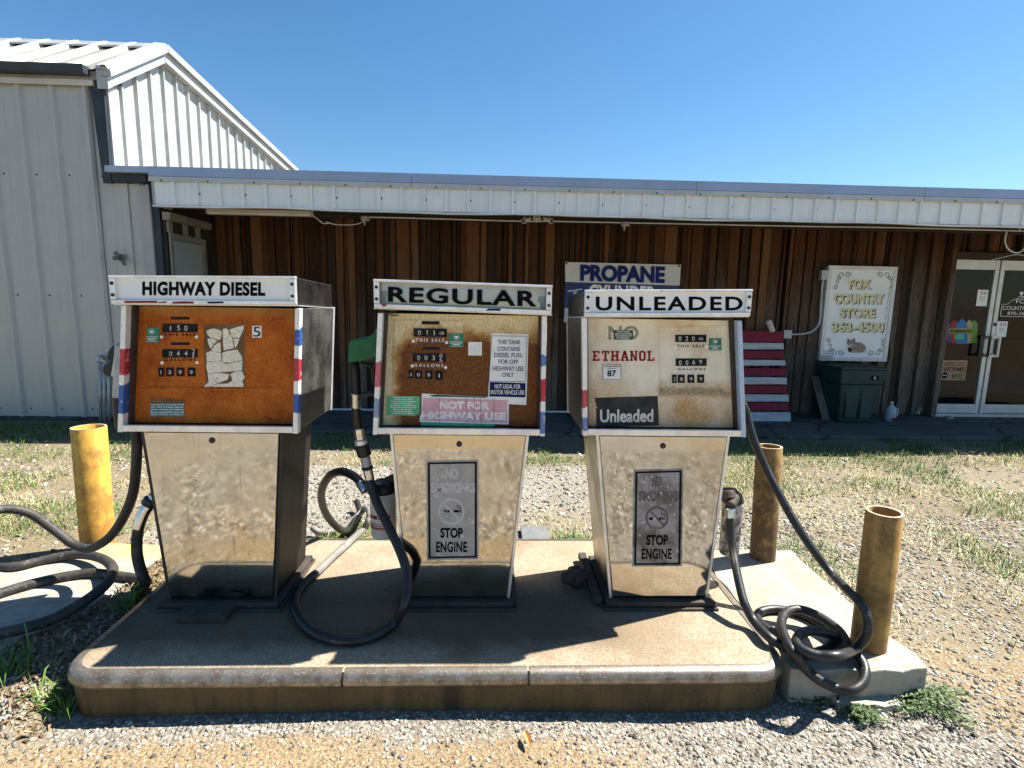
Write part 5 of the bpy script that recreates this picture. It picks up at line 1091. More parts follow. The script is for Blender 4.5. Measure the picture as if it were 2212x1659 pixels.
# flag pallet
cp = cv(.18228, 1584, 648)
pl_ = thing('pallet', 'wooden pallet painted with red and white stripes leaning on the wall', 'pallet', (3.65, 6.6, .035))
MAT['slat_red'] = plain('slat_red', (.20, .008, .025), (.14, .006, .018), 6, (1, 1, 8), rough=.7); MAT['slat_white'] = plain('slat_white', (.50, .52, .53), (.34, .36, .38), 7, (.5, 1, 9), c3=(.22, .22, .22), s3=20, t3=.62, rough=.8)
rows = [(365, 500, 590), (508, 585, 602), (600, 695, 610), (710, 778, 622), (808, 900, 632), (915, 1000, 640), (1012, 1105, 645), (1120, 1205, 660), (1215, 1312, 665), (1330, 1450, 685)]
pyf = lambda y: 6.80-(y-365)/1085*.30
for i, (ya, yb, xr_) in enumerate(rows):
    Yp = pyf((ya+yb)/2); b_ = [at(*cp(60 if i > 1 else 95, ya), pyf(ya)), at(*cp(xr_-6, ya+6), pyf(ya)), at(*cp(xr_, yb), pyf(yb)), at(*cp(75, yb), pyf(yb))]
    MB().prism(b_, (0, .02, .004)).build('slat', 'slat_white' if i % 2 else 'slat_red', pl_, bevel=.003)
for x in (130, 360, 575):
    a, b = at(*cp(x, 372), pyf(372)), at(*cp(x+40, 1455), pyf(1455)); MB().hexa([(b.x-.03, b.y+.022, .036), (b.x+.03, b.y+.022, .036), (b.x+.03, b.y+.10, .036), (b.x-.03, b.y+.10, .036), (a.x-.03, a.y+.022, a.z), (a.x+.03, a.y+.022, a.z), (a.x+.03, a.y+.09, a.z), (a.x-.03, a.y+.09, a.z)]).build('stringer', 'wood_dark', pl_)
a = at(*cp(440, 300), 6.80); ca = MB().lathe(a+Vector((.035, 0, -.075)), [(.036, 0), (.036, .02), (.036, .14), (.034, .152)], 20, Vector((-.5, 0, 1))).build('can', plain('can_print', (.60, .56, .50), (.45, .40, .35), 30, c3=(.2, .16, .13), s3=50, t3=.6, rough=.5), None, bevel=.003, org=tuple(a+Vector((.035, 0, -.075))))
tag(ca, 'pale dented can tilted on top of the striped pallet', 'can')
# wire mesh leaning on the wall, loose boards, rubbish bin, jug, stone
wm = thing('wire_mesh', 'sheet of dark wire mesh leaning against the board wall', 'wire mesh', (4.05, 6.8, .036)); mb = MB()
for i in range(23): x = 3.80+i*.0265; mb.tube([(x, 6.70, .04), (x, 6.89, .98)], .0018, 4, cap=False)
for j in range(30): t_ = j/29; mb.tube([(3.80, 6.70+.19*t_, .04+.94*t_), (4.383, 6.70+.19*t_, .04+.94*t_)], .0018, 4, cap=False)
mb.build('mesh', 'bolt', wm)
for i, (xa, xb, wdt, top, lb) in enumerate(((4.14, 4.20, .095, .56, 'grey weathered board leaning at the left of the three short boards'), (4.24, 4.30, .10, .57, 'grey weathered board in the middle of the three short boards'), (4.345, 4.41, .085, .55, 'grey weathered board leaning nearest the green bin'))):
    o_ = MB().hexa([(xb, 6.62, .036), (xb+wdt, 6.62, .036), (xb+wdt, 6.645, .036), (xb, 6.645, .036), (xa, 6.86, top), (xa+wdt, 6.86, top), (xa+wdt, 6.885, top), (xa, 6.885, top)]).build('board', plain('board_grey%d' % i, (.20, .185, .175), (.12, .11, .10), 5, (8, 8, .8), rough=.9), None, bevel=.003, org=(xb, 6.62, .036)); tag(o_, lb, 'board', 'short boards leaning on the wall')
MAT['bin_green'] = plain('bin_green', (.010, .032, .032), (.016, .044, .042), 5, c3=(.06, .09, .08), s3=26, t3=.66, rough=.55)
bi = thing('trash_bin', 'dark green square rubbish bin standing under the fox sign', 'bin', (4.5, 6.66, .036)); bxc, byc = 4.50, 6.66
MB().hexa([(bxc-.20, byc-.20, .037), (bxc+.20, byc-.20, .037), (bxc+.20, byc+.20, .037), (bxc-.20, byc+.20, .037), (bxc-.255, byc-.25, .52), (bxc+.255, byc-.25, .52), (bxc+.255, byc+.25, .52), (bxc-.255, byc+.25, .52)]).build('body', 'bin_green', bi, bevel=.02)
MB().hexa([(bxc-.265, byc-.26, .521), (bxc+.265, byc-.26, .521), (bxc+.265, byc+.26, .521), (bxc-.265, byc+.26, .521), (bxc-.28, byc-.275, .70), (bxc+.28, byc-.275, .70), (bxc+.28, byc+.275, .70), (bxc-.28, byc+.275, .70)]).build('collar', 'bin_green', bi, bevel=.014)
MB().box(bxc-.295, bxc+.295, byc-.29, byc+.29, .7005, .735).build('rim', 'bin_green', bi, bevel=.012)
MB().box(bxc-.26, bxc+.26, byc-.255, byc+.255, .7352, .737).build('opening', 'counter_black', bi)
for a, b in ((-.155, -.02), (.02, .155)): MB().trap(bxc+a, bxc+b, bxc+a*1.15, bxc+b*1.15, byc-.245, byc-.232, .10, .46).build('raised_panel', 'bin_green', bi, bevel=.01)
MB().box(bxc+.10, bxc+.19, byc-.281, byc-.272, .585, .63).build('badge', 'counter_black', bi); MB().box(bxc+.125, bxc+.14, byc-.283, byc-.2812, .595, .622).build('badge_mark', 'white_ink', bi)
jg = thing('milk_jug', 'clear plastic jug standing right of the green bin', 'jug', (5.05, 6.60, .036)); MAT['jug'] = plain('jug', (.36, .41, .46), (.30, .35, .40), 8, rough=.3)
MB().lathe((5.05, 6.60, .037), [(.055, 0), (.062, .012), (.062, .13), (.05, .17), (.022, .205), (.018, .225)], 18).build('bottle', 'jug', jg, smooth=True)
MB().tube(spline([(5.085, 6.575, .205), (5.118, 6.57, .185), (5.118, 6.57, .12), (5.10, 6.57, .10)], 5), .010, 8).build('handle', 'jug', jg, smooth=True); MB().lathe((5.05, 6.60, .2605), [(.019, 0), (.019, .022), (.016, .024)], 14).build('cap', 'cream_ink', jg); MB().box(5.03, 5.095, 6.533, 6.5385, .05, .085).build('label', 'red_ink', jg)
def rock(mb, c, r, rnd_, flat_=.6):
    b_ = bmesh.new(); bmesh.ops.create_icosphere(b_, subdivisions=2, radius=1); i = len(mb.v); ph = [rnd_.uniform(0, 6) for _ in range(6)]
    for v in b_.verts: p = v.co; k = 1+.16*sin(p.x*3+ph[0])*sin(p.y*3+ph[1])+.12*sin(p.z*4+ph[2]+p.x*2); mb.v.append((c[0]+p.x*r*k, c[1]+p.y*r*k*.8, c[2]+p.z*r*k*flat_))
    mb.f += [tuple(i+v.index for v in f.verts) for f in b_.faces]; b_.free(); return mb
MAT['stone'] = plain('stone', (.22, .21, .20), (.30, .28, .26), 14, rough=.9, bump=.4)
o_ = rock(MB(), (5.93, 6.72, .055), .055, random.Random(2)).build('rock', 'stone', None, smooth=True, org=(5.93, 6.72, .036)); tag(o_, 'fist sized grey stone by the foot of the door post', 'stone')
ck = thing('metal_hasp', 'small pale metal cleat hanging low on the wall beside the door', 'cleat', (5.66, 6.9, .06)); MB().tube(spline([(5.64, 6.92, .05), (5.645, 6.90, .12), (5.66, 6.89, .15), (5.675, 6.90, .12), (5.68, 6.92, .05)], 5), .008, 8).build('loop', 'galvanised', ck, smooth=True); MB().box(5.648, 5.672, 6.888, 6.90, .07, .10).build('pin', 'galvanised', ck)
# posters on the door glass
cd_ = cv(.22579, 1987.2, 532.8)
def poster(label, q, mat, kind):
    t = thing('poster', label, 'poster', tuple(q[3]), 'papers stuck on the door glass'); plate(q, .001).build('sheet', mat, t); return t, [Vector(p)+Vector((0, -.0012, 0)) for p in q]
PY = 6.941
for lb, b in (('small white paper notice on the left glass door near its top', (545, 412, 650, 570)), ('small white paper notice on the right glass door above the handle', (733, 714, 834, 864))):
    t, f = poster(lb, [at(*cd_(b[0]+10, b[1]), PY), at(*cd_(b[2]+8, b[1]+2), PY), at(*cd_(b[2]-12, b[3]), PY), at(*cd_(b[0]-10, b[3]-2), PY)], 'sticker_white', 0)
    TL, TR, BR, BL = f; P = lambda u, v: (TL*(1-u)+TR*u)*(1-v)+(BL*(1-u)+BR*u)*v
    MB().quad(P(.28, .08), P(.5, .08), P(.5, .32), P(.28, .32)).build('picture', 'sticker_pink', t, fix=False); lines([P(.56, .1), P(.92, .1), P(.92, .3), P(.56, .3)], 2, 'black_ink', t, 3, .5, lo=.9); lines([P(.12, .38), P(.9, .38), P(.9, .72), P(.12, .72)], 6, 'grey_ink', t, 5, .4)
q = [at(*cd_(220, 1086), PY), at(*cd_(458, 1088), PY), at(*cd_(432, 1280), PY), at(*cd_(195, 1276), PY)]
MAT['card'] = plain('card', (.42, .27, .16), (.36, .23, .13), 6, rough=.8)
t, f = poster("tan WE'VE GOT WORMS! poster low on the left glass door", q, 'card', 1); yy = PY-.0015
text("WE'VE GOT", Q(cd_, 230, 1104, 440, 1142, yy), 'brown_ink', t, .0); text('WORMS!', Q(cd_, 222, 1150, 432, 1196, yy), 'brown_ink', t, .02)
MB().lathe(at(*cd_(237, 1232), yy), [(.0, .0), (.042, 0), (.042, .0005), (0, .0006)], 24, (0, -1, 0)).build('round_mark', 'black_ink', t)
for x in (226, 248): MB().lathe(at(*cd_(x, 1232), yy-.0012), [(0, 0), (.010, 0), (.010, .0003), (0, .0004)], 12, (0, -1, 0)).build('round_mark', 'white_ink', t)
mb = MB()
for i in range(9): rr = random.Random(i); P = [at(*cd_(310+rr.random()*110, 1215+rr.random()*50), yy-.001-.0004*i) for _ in range(4)]; mb.tube(spline(P, 5), .006, 6)
mb.build('worm_drawing', plain('worm_tone', (.16, .15, .07), (.24, .22, .13), 30, rough=.8), t, smooth=True)
# cups decal
t = thing('decal', 'colourful shaved ice cups decal on the left glass door', 'decal', tuple(at(*cd_(400, 920), PY)), None)
cols = [('cup_purple', (.10, .05, .14), (245, 745, 300, 920)), ('cup_red', (.33, .035, .02), (290, 725, 370, 925)), ('cup_blue', (.03, .17, .42), (350, 725, 455, 930)), ('cup_tan', (.42, .34, .16), (440, 720, 505, 925)), ('cup_green', (.13, .30, .04), (480, 725, 555, 920))]
for i, (nm, c_, (x0, y0, x1, y1)) in enumerate(cols):
    MAT[nm] = plain(nm, c_, rough=.6); xm = (x0+x1)/2; yo = PY-.0004*(2-abs(i-2)); h_ = 36 if i == 2 else 20
    flat([cd_(*p) for p in ((x0, y0+20), (x0+10, y0+2), (xm-10, y0-h_+4), (xm+8, y0-h_), (x1-8, y0+4), (x1, y0+22), (x1-14 if i > 2 else x1, y1), (x0+14 if i < 2 else x0, y1))], yo, .0004).build('ice_cup', nm, t)
MAT['ribbon'] = plain('ribbon', (.30, .30, .04), (.20, .26, .04), 10, rough=.6)
flat([cd_(*p) for p in ((280, 785), (390, 778), (510, 785), (500, 850), (430, 828), (350, 828), (278, 838))], PY-.0020, .0006).build('ribbon', 'ribbon', t)
lines([at(*cd_(292, 790), PY-.0028), at(*cd_(502, 790), PY-.0028), at(*cd_(496, 826), PY-.0028), at(*cd_(290, 826), PY-.0028)], 1, 'brown_ink', t, 8, .8, lo=.98)
flat([cd_(*p) for p in ((330, 845), (380, 830), (425, 845), (420, 885), (330, 885))], PY-.0020, .0006).build('ribbon_tail', 'sticker_green_pale', t)
# white store lettering on the right leaf
t = thing('decal', 'white FOX COUNTRY STORE lettering with an arch outline on the right glass door', 'decal', tuple(at(*cd_(800, 665), PY)), None)
text('FOX', [at(*cd_(922, 505), PY), at(*cd_(1065, 508), PY), at(*cd_(1062, 545), PY), at(*cd_(920, 542), PY)], 'white_ink', t, .0)
text('COUNTRY STORE', [at(*cd_(794, 566), PY), at(*cd_(1215, 578), PY), at(*cd_(1212, 614), PY), at(*cd_(790, 604), PY)], 'white_ink', t, .0)
text('870-363-4500', [at(*cd_(838, 622), PY), at(*cd_(1170, 628), PY), at(*cd_(1168, 660), PY), at(*cd_(835, 652), PY)], 'white_ink', t, .0)
op = [cd_(*p) for p in ((770, 665), (785, 550), (835, 550), (880, 515), (930, 497), (985, 490), (1040, 497), (1095, 515), (1140, 552), (1225, 562), (1215, 675), (770, 665))]
MB().tube([at(x, y, PY) for x, y in op], .004, 6).build('arch_outline', 'white_ink', t); mb = MB(); flat([cd_(*p) for p in ((952, 430), (965, 440), (978, 428), (990, 434), (985, 460), (970, 468), (958, 455))], PY, .0006, mb); flat([cd_(*p) for p in ((940, 473), (1010, 476), (1010, 481), (940, 478))], PY, .0006, mb); mb.build('bird_mark', 'white_ink', t)

# ---- under the awning: tube light, conduit, cameras, lamp
lt = thing('tube_light', 'long white tube light fixture under the left end of the awning', 'light fixture', (-2.5, 6.2, 2.36)); a, b = gz(446, 459, 2.36), gz(672, 460, 2.36); yl = 6.25; xa, xb = at(446, 459, yl).x, at(671, 460, yl).x; zl = at(560, 460, yl).z
MB().box(xa, xb, yl, yl+.09, zl+.002, 2.40).build('housing', 'flashing_cream', lt, bevel=.004); MB().box(xa+.005, xb-.005, yl+.005, yl+.085, zl-.018, zl+.0015).build('diffuser', 'white_trim', lt, bevel=.004); MB().box(xa-.004, xa, yl-.002, yl+.092, zl-.02, 2.40).build('end_cap', 'white_trim', lt); MB().box(xb, xb+.004, yl-.002, yl+.092, zl-.02, 2.40).build('end_cap', 'white_trim', lt)
wr = thing('cable', 'loose white cable knotted from the tube light along the soffit', 'cable', (-1.9, 6.2, 2.3)); rr = random.Random(9)
P = [at(672, 461, 6.24), at(684, 472, 6.25), at(696, 480, 6.26), at(690, 477, 6.26), at(700, 483, 6.25), at(712, 481, 6.26), at(704, 479, 6.24), at(720, 484, 6.26), at(745, 486, 6.3), at(775, 483, 6.35), at(789, 474, 6.38)]
MB().tube(spline(P, 5), .005, 6).build('wire', 'white_trim', wr, smooth=True)
co_ = thing('electrical_conduit', 'long grey conduit with round junction boxes under the awning', 'conduit', (1.5, 6.4, 2.35)); Yc = 6.40
P = [at(x, y, Yc) for x, y in ((790, 469), (850, 470), (960, 473), (1060, 476), (1140, 478), (1200, 478), (1300, 480), (1400, 482), (1550, 485), (1750, 489), (1950, 492), (2212, 499), (2400, 503))]
MB().tube(spline(P, 4), .008, 8).build('conduit_pipe', 'white_trim', co_, smooth=True)
for px in ((789, 470), (1351, 482)): p = at(*px, Yc); MB().lathe((p.x, p.y, p.z-.035), [(.045, 0), (.05, .01), (.05, .045), (.03, .055)], 18).lathe((p.x-.01, p.y, p.z-.085), [(.006, 0), (.016, .05)], 10).build('junction_box', 'grey_trim', co_, bevel=.003)
def seccam(px, dx, label):
    p = at(*px, 6.1); t = thing('security_camera', label, 'security camera', (p.x, p.y, p.z+.06), 'security cameras under the awning edge')
    MB().lathe((p.x, p.y+.02, p.z+.055), [(.022, 0), (.022, .015), (.01, .02)], 14).tube([(p.x, p.y+.02, p.z+.06), (p.x+dx*.01, p.y+.01, p.z+.02)], .008, 8).build('bracket', 'white_trim', t)
    d = Vector((dx*.55, -.8, -.35)).normalized(); c0 = Vector((p.x-dx*.03, p.y+.02, p.z+.012)); MB().lathe(c0, [(.016, -.03), (.024, -.025), (.024, .08), (.027, .082), (.027, .1)], 18, d).build('barrel', 'white_trim', t); MB().lathe(c0+d*.0985, [(.0, .0), (.023, 0), (.021, .004), (0, .006)], 16, d).build('lens', 'hard_black', t)
seccam((1135, 475), -1, 'white security camera under the awning edge, aimed left'); seccam((1186, 475), 1, 'white security camera under the awning edge, aimed right')
p = at(1160, 470, 6.1); lp = thing('flood_lamp', 'small round flood lamp hung between the two security cameras', 'lamp', (p.x, p.y, p.z+.05)); MB().lathe((p.x, p.y+.05, p.z), [(.02, -.02), (.04, .0), (.045, .05), (.03, .052)], 18, (0, -1, -.15)).build('housing', 'grey_trim', lp); MB().lathe((p.x, p.y-.008, p.z-.014), [(.0, -.018), (.014, -.012), (.018, 0), (.014, .012), (0, .018)], 14).build('bulb', 'filter_white', lp, smooth=True)
p = at(2200, 496, 6.2); cl = thing('cable', 'loop of pale cable hanging above the glass door', 'cable', (p.x, p.y, p.z)); MB().tube(spline([at(x, y, 6.3) for x, y in ((2175, 500), (2171, 520), (2178, 538), (2195, 546), (2210, 540), (2219, 520), (2225, 500))], 5), .008, 8).build('wire', 'white_trim', cl, smooth=True); MB().tube(spline([at(x, y, 6.3) for x, y in ((2140, 562), (2170, 555), (2200, 550), (2240, 560))], 4), .006, 6).build('wire', 'grey_trim', cl, smooth=True)
p = at(2207, 487, 6.1); t = thing('security_camera', 'pale camera at the right edge of the picture above the glass door', 'security camera', tuple(p), 'security cameras under the awning edge'); MB().box(p.x-.03, p.x+.12, p.y, p.y+.07, p.z-.02, p.z+.03).build('barrel', 'white_trim', t, bevel=.01); MB().tube([(p.x+.02, p.y+.04, p.z+.03), (p.x+.02, p.y+.04, 2.33)], .008, 8).build('bracket', 'white_trim', t)
# ---- on the barn wall: pipes, and an old lamp bracket
pp = thing('conduit_rack', 'rack of four upright pipes clamped to the barn wall behind the HIGHWAY DIESEL pump', 'pipes', (-3.9, 5.93, .05))
for i, (x, yt) in enumerate(((213, 768), (222, 778), (232, 780), (249, 785))):
    p = at(x+2, yt, 5.94); q_ = at(x+(10 if i == 3 else 4), 915, 5.94); MB().tube([(p.x, 5.94, p.z), (q_.x, 5.94, .0)], .016, 10).build('pipe', 'galvanised', pp, smooth=True)
for y in (836, 911): p = at(204, 748.8+y*.0, 5.95)
for yy_ in (835, 862): 
    p = at(202, yy_, 5.965); q_ = at(250, yy_+2, 5.965); MB().box(p.x, q_.x, 5.962, 5.99, p.z-.03, p.z+.006).build('clamp_bar', 'galvanised', pp, bevel=.003)
MB().box(at(206, 772, 5.92).x, at(216, 772, 5.92).x, 5.90, 5.99, at(206, 782, 5.92).z, at(206, 768, 5.92).z).build('elbow_box', 'galvanised', pp, bevel=.01)
lb_ = thing('lamp_bracket', 'weathered olive lamp bracket with two empty sockets on the barn wall', 'lamp', tuple(at(262, 556, 6.0))); MAT['olive_metal'] = plain('olive_metal', (.10, .11, .085), (.16, .17, .14), 20, rough=.6)
p = at(264, 557, 5.99); MB().lathe((p.x, 5.99, p.z), [(.03, -.0), (.04, .01), (.035, .03), (.02, .04)], 16, (0, -1, 0)).build('base_plate', 'olive_metal', lb_, bevel=.002)
for e, nm in (((249, 546), 'socket'), ((246, 558), 'socket'), ((269, 571), 'arm')): q_ = at(*e, 5.90); MB().tube([(p.x, 5.955, p.z), tuple(q_)], [.016, .022] if nm == 'socket' else .018, 12).build(nm, 'olive_metal', lb_, smooth=True)

# ---- small things on the ground
p = gz(1140, 1141, .0); hp = MB().box(.20, .37, 3.0, 3.34, .0, .018).build('cover_plate', plain('plate_grey', (.10, .105, .11), (.15, .155, .16), 8, rough=.7), None, bevel=.004, org=(.28, 3.1, 0)); tag(hp, 'dark square cover plate lying in the gravel behind the REGULAR pump', 'cover plate')
MAT['leaf_dry'] = plain('leaf_dry', (.52, .27, .09), (.40, .18, .05), 40, rough=.6)
p = gz(1140, 1598, .012); a = .25; mb = MB(); L = [(0, -.032), (.009, -.012), (.011, .006), (.006, .022), (0, .034), (-.007, .022), (-.011, .004), (-.008, -.014)]
mb.v.append((p.x, p.y, p.z+.002)); 
for x, y in L: mb.v.append((p.x+x*cos(a)-y*sin(a), p.y+x*sin(a)+y*cos(a), p.z+.006+abs(x)*.7))
mb.f += [(0, 1+i, 1+(i+1) % 8) for i in range(8)]; lf = mb.build('dry_leaf', 'leaf_dry', None, org=tuple(p), fix=False); tag(lf, 'dry orange leaf lying on the gravel in front of the island', 'leaf')

# ================================================================== PLANTS
MAT['leaf_green'] = plain('leaf_green', (.08, .20, .025), (.05, .13, .02), 30, rough=.5); MAT['weed_green'] = plain('weed_green', (.055, .10, .022), (.035, .07, .016), 30, c3=(.12, .16, .05), s3=12, t3=.58, rough=.6)
def blade_mat(name, cols):
    k = NT(name); g = k.n('NewGeometry'); k.col(k.ramp(g.outputs['Random Per Island'], cols)); return k.set(.65, 0, .25)
MAT['grass_green'] = blade_mat('grass_green', [(0, (.03, .075, .012)), (.4, (.065, .14, .022)), (.75, (.12, .20, .04)), (1, (.22, .26, .09))])
MAT['grass_dry'] = blade_mat('grass_dry', [(0, (.17, .135, .055)), (.35, (.33, .28, .13)), (.7, (.46, .40, .22)), (1, (.56, .52, .34))])
def blades(pos, L, wd, lean, name, mat, rng, parent=None, org=(0, 0, 0)):
    n = len(pos); az = rng.rand(n)*2*pi; L = L*(.35+1.3*rng.rand(n)**1.5); ln = lean*(.5+rng.rand(n)); wd = wd*(.6+.8*rng.rand(n))
    d = np.stack([np.cos(az), np.sin(az)], 1); s_ = np.stack([-np.sin(az), np.cos(az)], 1)*wd[:, None]/2
    def lvl(t, k):
        h = L*t*np.cos(ln*t); r = L*t*np.sin(ln*t*1.0); P = np.zeros((n, 3)); P[:, :2] = pos[:, :2]+d*r[:, None]; P[:, 2] = pos[:, 2]+h; return P
    V = np.zeros((n, 5, 3)); a = lvl(0, 0); b = lvl(.55, 0); c_ = lvl(1, 0)
    V[:, 0] = a; V[:, 1] = a; V[:, 0, :2] -= s_; V[:, 1, :2] += s_; V[:, 2] = b; V[:, 3] = b; V[:, 2, :2] += s_*.8; V[:, 3, :2] -= s_*.8; V[:, 4] = c_
    V = V.reshape(-1, 3)-np.array(org); i = np.arange(n)*5
    me_ = bpy.data.meshes.new(name); me_.vertices.add(5*n); me_.vertices.foreach_set('co', V.astype('f').ravel()); me_.loops.add(7*n); me_.polygons.add(2*n)
    me_.loops.foreach_set('vertex_index', np.stack([i, i+1, i+2, i+3, i+3, i+2, i+4], 1).astype('i').ravel())
    ls = np.stack([np.arange(n)*7, np.arange(n)*7+4], 1).ravel(); me_.polygons.foreach_set('loop_start', ls.astype('i')); me_.polygons.foreach_set('loop_total', np.tile([4, 3], n).astype('i')); me_.update()
    me_.materials.append(MAT[mat]); o_ = bpy.data.objects.new(name, me_); COL.objects.link(o_); ORG[o_] = org
    if parent: o_.parent = parent
    else: o_.location = org
    return o_
RG = np.random.RandomState(21)
def clear(x, y, m=.0):     # not under the island, pads, apron or walls
    k = ~((x > IX0-m) & (x < IX1+m) & (y > IY0-m) & (y < IY1+m)); k &= ~((x > 1.1) & (x < 1.66) & (y > 1.8) & (y < 2.8)); k &= ~((x > -2.9) & (x < -1.7) & (y > 1.98) & (y < 2.95) & (y-.75*x < 4.60) & (x < -1.74-.30*(2.45-y))); k &= ~((y > 5.83) & (x > -3.4)); k &= y < 6.0
    k &= ~((x > .18) & (x < .39) & (y > 2.98) & (y < 3.36)); k &= ~(y < -.9); return k
def scatter(n, dens, x0, x1, y0, y1, sub=0):
    x = RG.uniform(x0, x1, n); y = RG.uniform(y0, y1, n); k = (RG.rand(n) < dens(x, y)) & clear(x, y); x, y = x[k], y[k]
    return np.stack([x, y, ground_h(x, y)-sub], 1)
gd = lambda x, y: np.clip(grass_at(x, y)*1.5-.15, 0, 1)*sst(.51, .64, vnoise(x+2, y+8, 1.5, 3))
pg = scatter(120000, gd, -6.2, 6.5, 1.9, 5.9, .003)
ed = scatter(34000, lambda x, y: sst(4.62, 4.85, y+.3*(vnoise(x, y, 3, 2)-.5))*sst(5.8, 5.5, y)*sst(.30, .52, vnoise(x, y+3, 1.6, 3)), -6.2, 7, 4.5, 5.85, .003)
bp = scatter(20000, lambda x, y: np.maximum(sst(.16, .05, np.hypot((x+.86)/1.2, y-3.22)), .8*sst(.14, .05, np.hypot((x-.52)/1.5, y-3.15)))*.9, -1.3, 1.0, 2.9, 3.6)
o = blades(np.concatenate([pg, ed, bp]), .058, .0045, .95, 'grass', 'grass_green', RG); tag(o, 'short green grass growing in patches through the gravel', 'grass', kind='stuff')
dd = lambda x, y: np.clip(grass_at(x, y)*1.9-.2, 0, 1)*(.06+.94*sst(.52, .64, vnoise(x+12, y+1, 2.0, 3)))
pd = scatter(85000, dd, -6.2, 6.5, 1.9, 5.4, .0); bd = scatter(9000, lambda x, y: sst(.25, .1, np.hypot((x+.8)/1.3, y-3.1))*.9, -1.3, .2, 2.88, 3.5)
o = blades(np.concatenate([pd, bd]), .075, .003, 1.75, 'dry_grass', 'grass_dry', RG); tag(o, 'matted straw coloured dead grass lying over the gravel', 'dry grass', kind='stuff')
MAT['litter'] = blade_mat('litter', [(0, (.05, .03, .015)), (.4, (.13, .085, .045)), (.8, (.26, .19, .11)), (1, (.38, .31, .20))])
lt_ = scatter(9000, lambda x, y: .55*soil_at(x, y)*(x > -2.3)*(x < -1.48), -2.3, -1.46, 1.5, 3.0)
o = blades(lt_, .035, .010, 1.85, 'leaf_litter', 'litter', RG); tag(o, 'brown leaf litter in the gap left of the island', 'leaf litter', kind='stuff')
# weeds one can point to
def tuft(label, x, y, n, L, spread, mat='grass_green', lean=1.0, wd=.005, grp='weed tufts round the island'):
    rs = np.random.RandomState(int(abs(x)*100+abs(y)*10)); P = np.stack([x+rs.randn(n)*spread, y+rs.randn(n)*spread*.7, np.zeros(n)], 1); P[:, 2] = ground_h(P[:, 0], P[:, 1])
    o_ = blades(P, L, wd, lean, 'grass_tuft', mat, rs, org=(x, y, 0)); return tag(o_, label, 'weed', grp)
p = gz(135, 1530, 0); tuft('long grass tuft at the front left corner of the island, with pale seed stalks', p.x, p.y, 70, .11, .035)
p = gz(15, 1490, 0); tuft('broad dark grass tuft at the left edge of the picture below the concrete pad', p.x-.02, p.y, 120, .10, .06)
p = gz(190, 1218, .07); tuft('grass tuft in the crack of the left pad inside the hose loop', p.x, p.y, 90, .09, .06, lean=1.2)
p = gz(255, 1195, .07); tuft('thin grass tuft by the yellow painted end of the left pad', p.x, p.y, 40, .08, .04, lean=1.2)
def leafy(label, x, y, z, n, r, h, size, mat, cat='weed'):
    rs = random.Random(int(abs(x)*999)); t = thing('weed', label, cat, (x, y, z), 'weed tufts round the island'); mb = MB(); st = MB()
    for i in range(n):
        a = rs.uniform(0, 2*pi); rr = r*rs.random()**.8*(.6+.4*sin(a*3+x*9)*sin(a*2+1)); hh = h*(1-.6*rr/r)*rs.uniform(.2, 1); c_ = Vector((x+rr*cos(a), y+rr*sin(a)*.8, z+hh)); s_ = size*rs.uniform(.5, 1.2); az = rs.uniform(0, 2*pi); u = Vector((cos(az), sin(az), rs.uniform(-.3, .5))).normalized(); v = u.cross(Vector((rs.uniform(-.4, .4), rs.uniform(-.4, .4), 1))).normalized()
        mb.quad(c_-u*s_, c_-u*s_*.1+v*s_*.45, c_+u*s_*.9, c_-u*s_*.1-v*s_*.45)
        if i % 4 == 0: st.tube([(x+rr*.3*cos(a), y+rr*.3*sin(a), z), tuple(c_)], .0012, 4, cap=False)
    mb.build('leaves', mat, t, fix=False); st.build('stems', mat, t, fix=False); return t
p = gz(1990, 1520, 0); leafy('spreading dark green weed at the corner of the right concrete pad', p.x+.02, p.y+.05, -.01, 1500, .24, .05, .009, 'weed_green')
p = gz(1865, 1545, 0); leafy('small bright weed under the hanging loop of the coiled hose', p.x, p.y, -.01, 520, .12, .035, .008, 'weed_green')
p = gz(1790, 1520, 0); leafy('straggly weed between the island and the front of the right pad', p.x-.05, p.y+.03, -.01, 260, .12, .03, .008, 'weed_green')
p = gz(325, 1245, .0); leafy('broad leaved bright green plant at the foot of the HIGHWAY DIESEL pump', -1.60, 2.40, .0, 34, .075, .17, .042, 'leaf_green', 'plant')
tuft('coarse grass tuft beside the broad leaved plant left of the HIGHWAY DIESEL pump', -1.585, 2.30, 40, .12, .03)

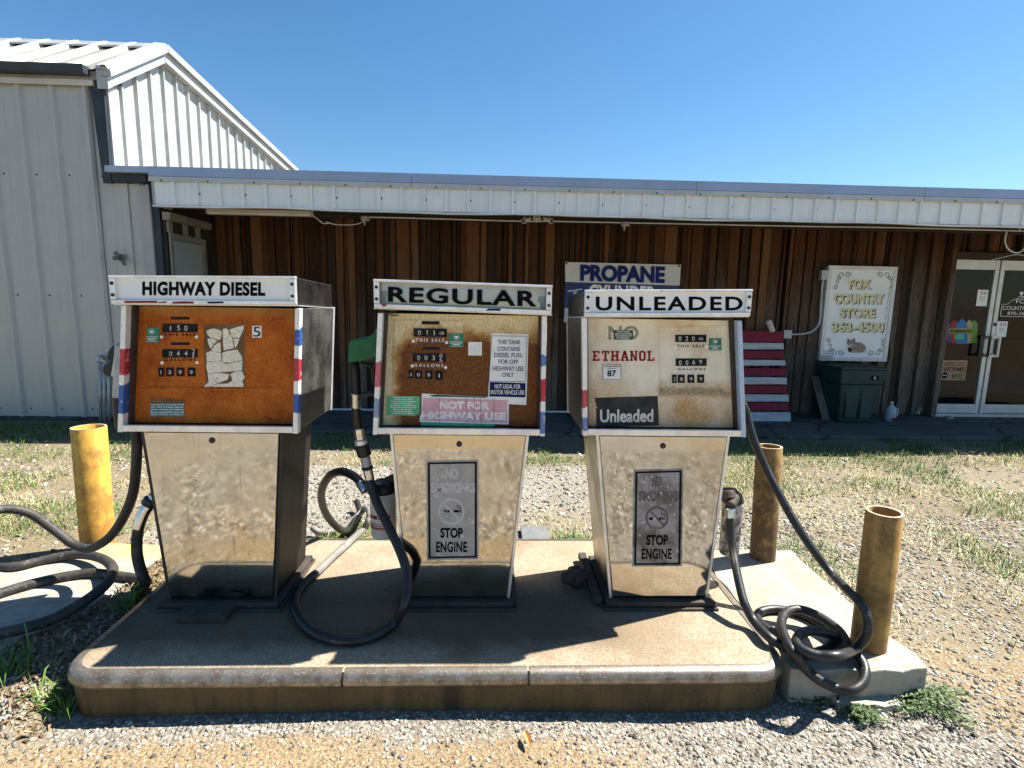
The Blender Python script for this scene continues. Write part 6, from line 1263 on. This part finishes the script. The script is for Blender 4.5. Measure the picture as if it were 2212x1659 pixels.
# ================================================================== GRAVEL
def stones(name, mat, pos, size, rng, label, flatn=.6):
    n = len(pos); base = np.array([[x, y, z] for x in (-1, 1) for y in (-1, 1) for z in (-1, 1)], float)
    sc = size[:, None]*(np.array([1, .75, flatn])*(.6+.8*rng.rand(n, 3)))/2; V = base[None]*(.62+.55*rng.rand(n, 8, 3))*sc[:, None, :]
    a = rng.rand(n)*2*pi; tz = (rng.rand(n)-.5)*1.0; ca, sa = np.cos(a), np.sin(a)
    X, Y_, Z_ = V[..., 0], V[..., 1], V[..., 2]; Z2 = Z_*np.cos(tz)[:, None]-X*np.sin(tz)[:, None]; X2 = X*np.cos(tz)[:, None]+Z_*np.sin(tz)[:, None]
    V = np.stack([X2*ca[:, None]-Y_*sa[:, None], X2*sa[:, None]+Y_*ca[:, None], Z2], -1)+pos[:, None, :]
    F = np.array([[0, 1, 3, 2], [4, 6, 7, 5], [0, 4, 5, 1], [2, 3, 7, 6], [0, 2, 6, 4], [1, 5, 7, 3]]); I = (np.arange(n)[:, None, None]*8+F[None]).astype('i')
    me_ = bpy.data.meshes.new(name); me_.vertices.add(8*n); me_.vertices.foreach_set('co', V.astype('f').ravel()); me_.loops.add(24*n); me_.polygons.add(6*n); me_.loops.foreach_set('vertex_index', I.ravel())
    me_.polygons.foreach_set('loop_start', np.arange(0, 24*n, 4, dtype='i')); me_.polygons.foreach_set('loop_total', np.full(6*n, 4, 'i')); me_.update(); me_.materials.append(mat)
    o_ = bpy.data.objects.new(name, me_); COL.objects.link(o_); return tag(o_, label, 'gravel', kind='stuff')
gm = blade_mat('gravel', [(0, (.06, .052, .042)), (.25, (.135, .12, .10)), (.55, (.235, .215, .18)), (.82, (.36, .335, .29)), (.9, (.50, .48, .43)), (1, (.27, .20, .12))]); gm.node_tree.nodes['Principled BSDF'].inputs['Roughness'].default_value = .85
gdens = lambda x, y: np.clip(1.15-dirt_at(x, y)*1.05, .22, 1)
a = scatter(56000, gdens, -2.0, 2.6, 1.15, 1.95, .001); b = scatter(26000, lambda x, y: np.clip(gdens(x, y)-.2*grass_at(x, y), .05, 1), 1.3, 4.2, 1.5, 3.6, .001)
c_ = scatter(30000, lambda x, y: np.clip(1-.75*grass_at(x, y), .1, 1), -5.5, 6.5, 2.9, 5.2, .001); d_ = scatter(7000, lambda x, y: np.clip(.8-.55*soil_at(x, y), .05, 1), -3.2, -1.5, 1.2, 3.2, .001)
e_ = scatter(42000, lambda x, y: .9+0*x, -2.6, 2.6, -.88, 1.15, .001)
pos = np.concatenate([a, b, c_, d_, e_]); size = np.concatenate([.0035+.0115*RG.rand(len(a))**2.8, .006+.015*RG.rand(len(b))**2, .009+.021*RG.rand(len(c_))**2, .005+.014*RG.rand(len(d_))**2, .008+.022*RG.rand(len(e_))**1.6])
stones('gravel', gm, pos, size, RG, 'pale crushed stone gravel covering the yard')
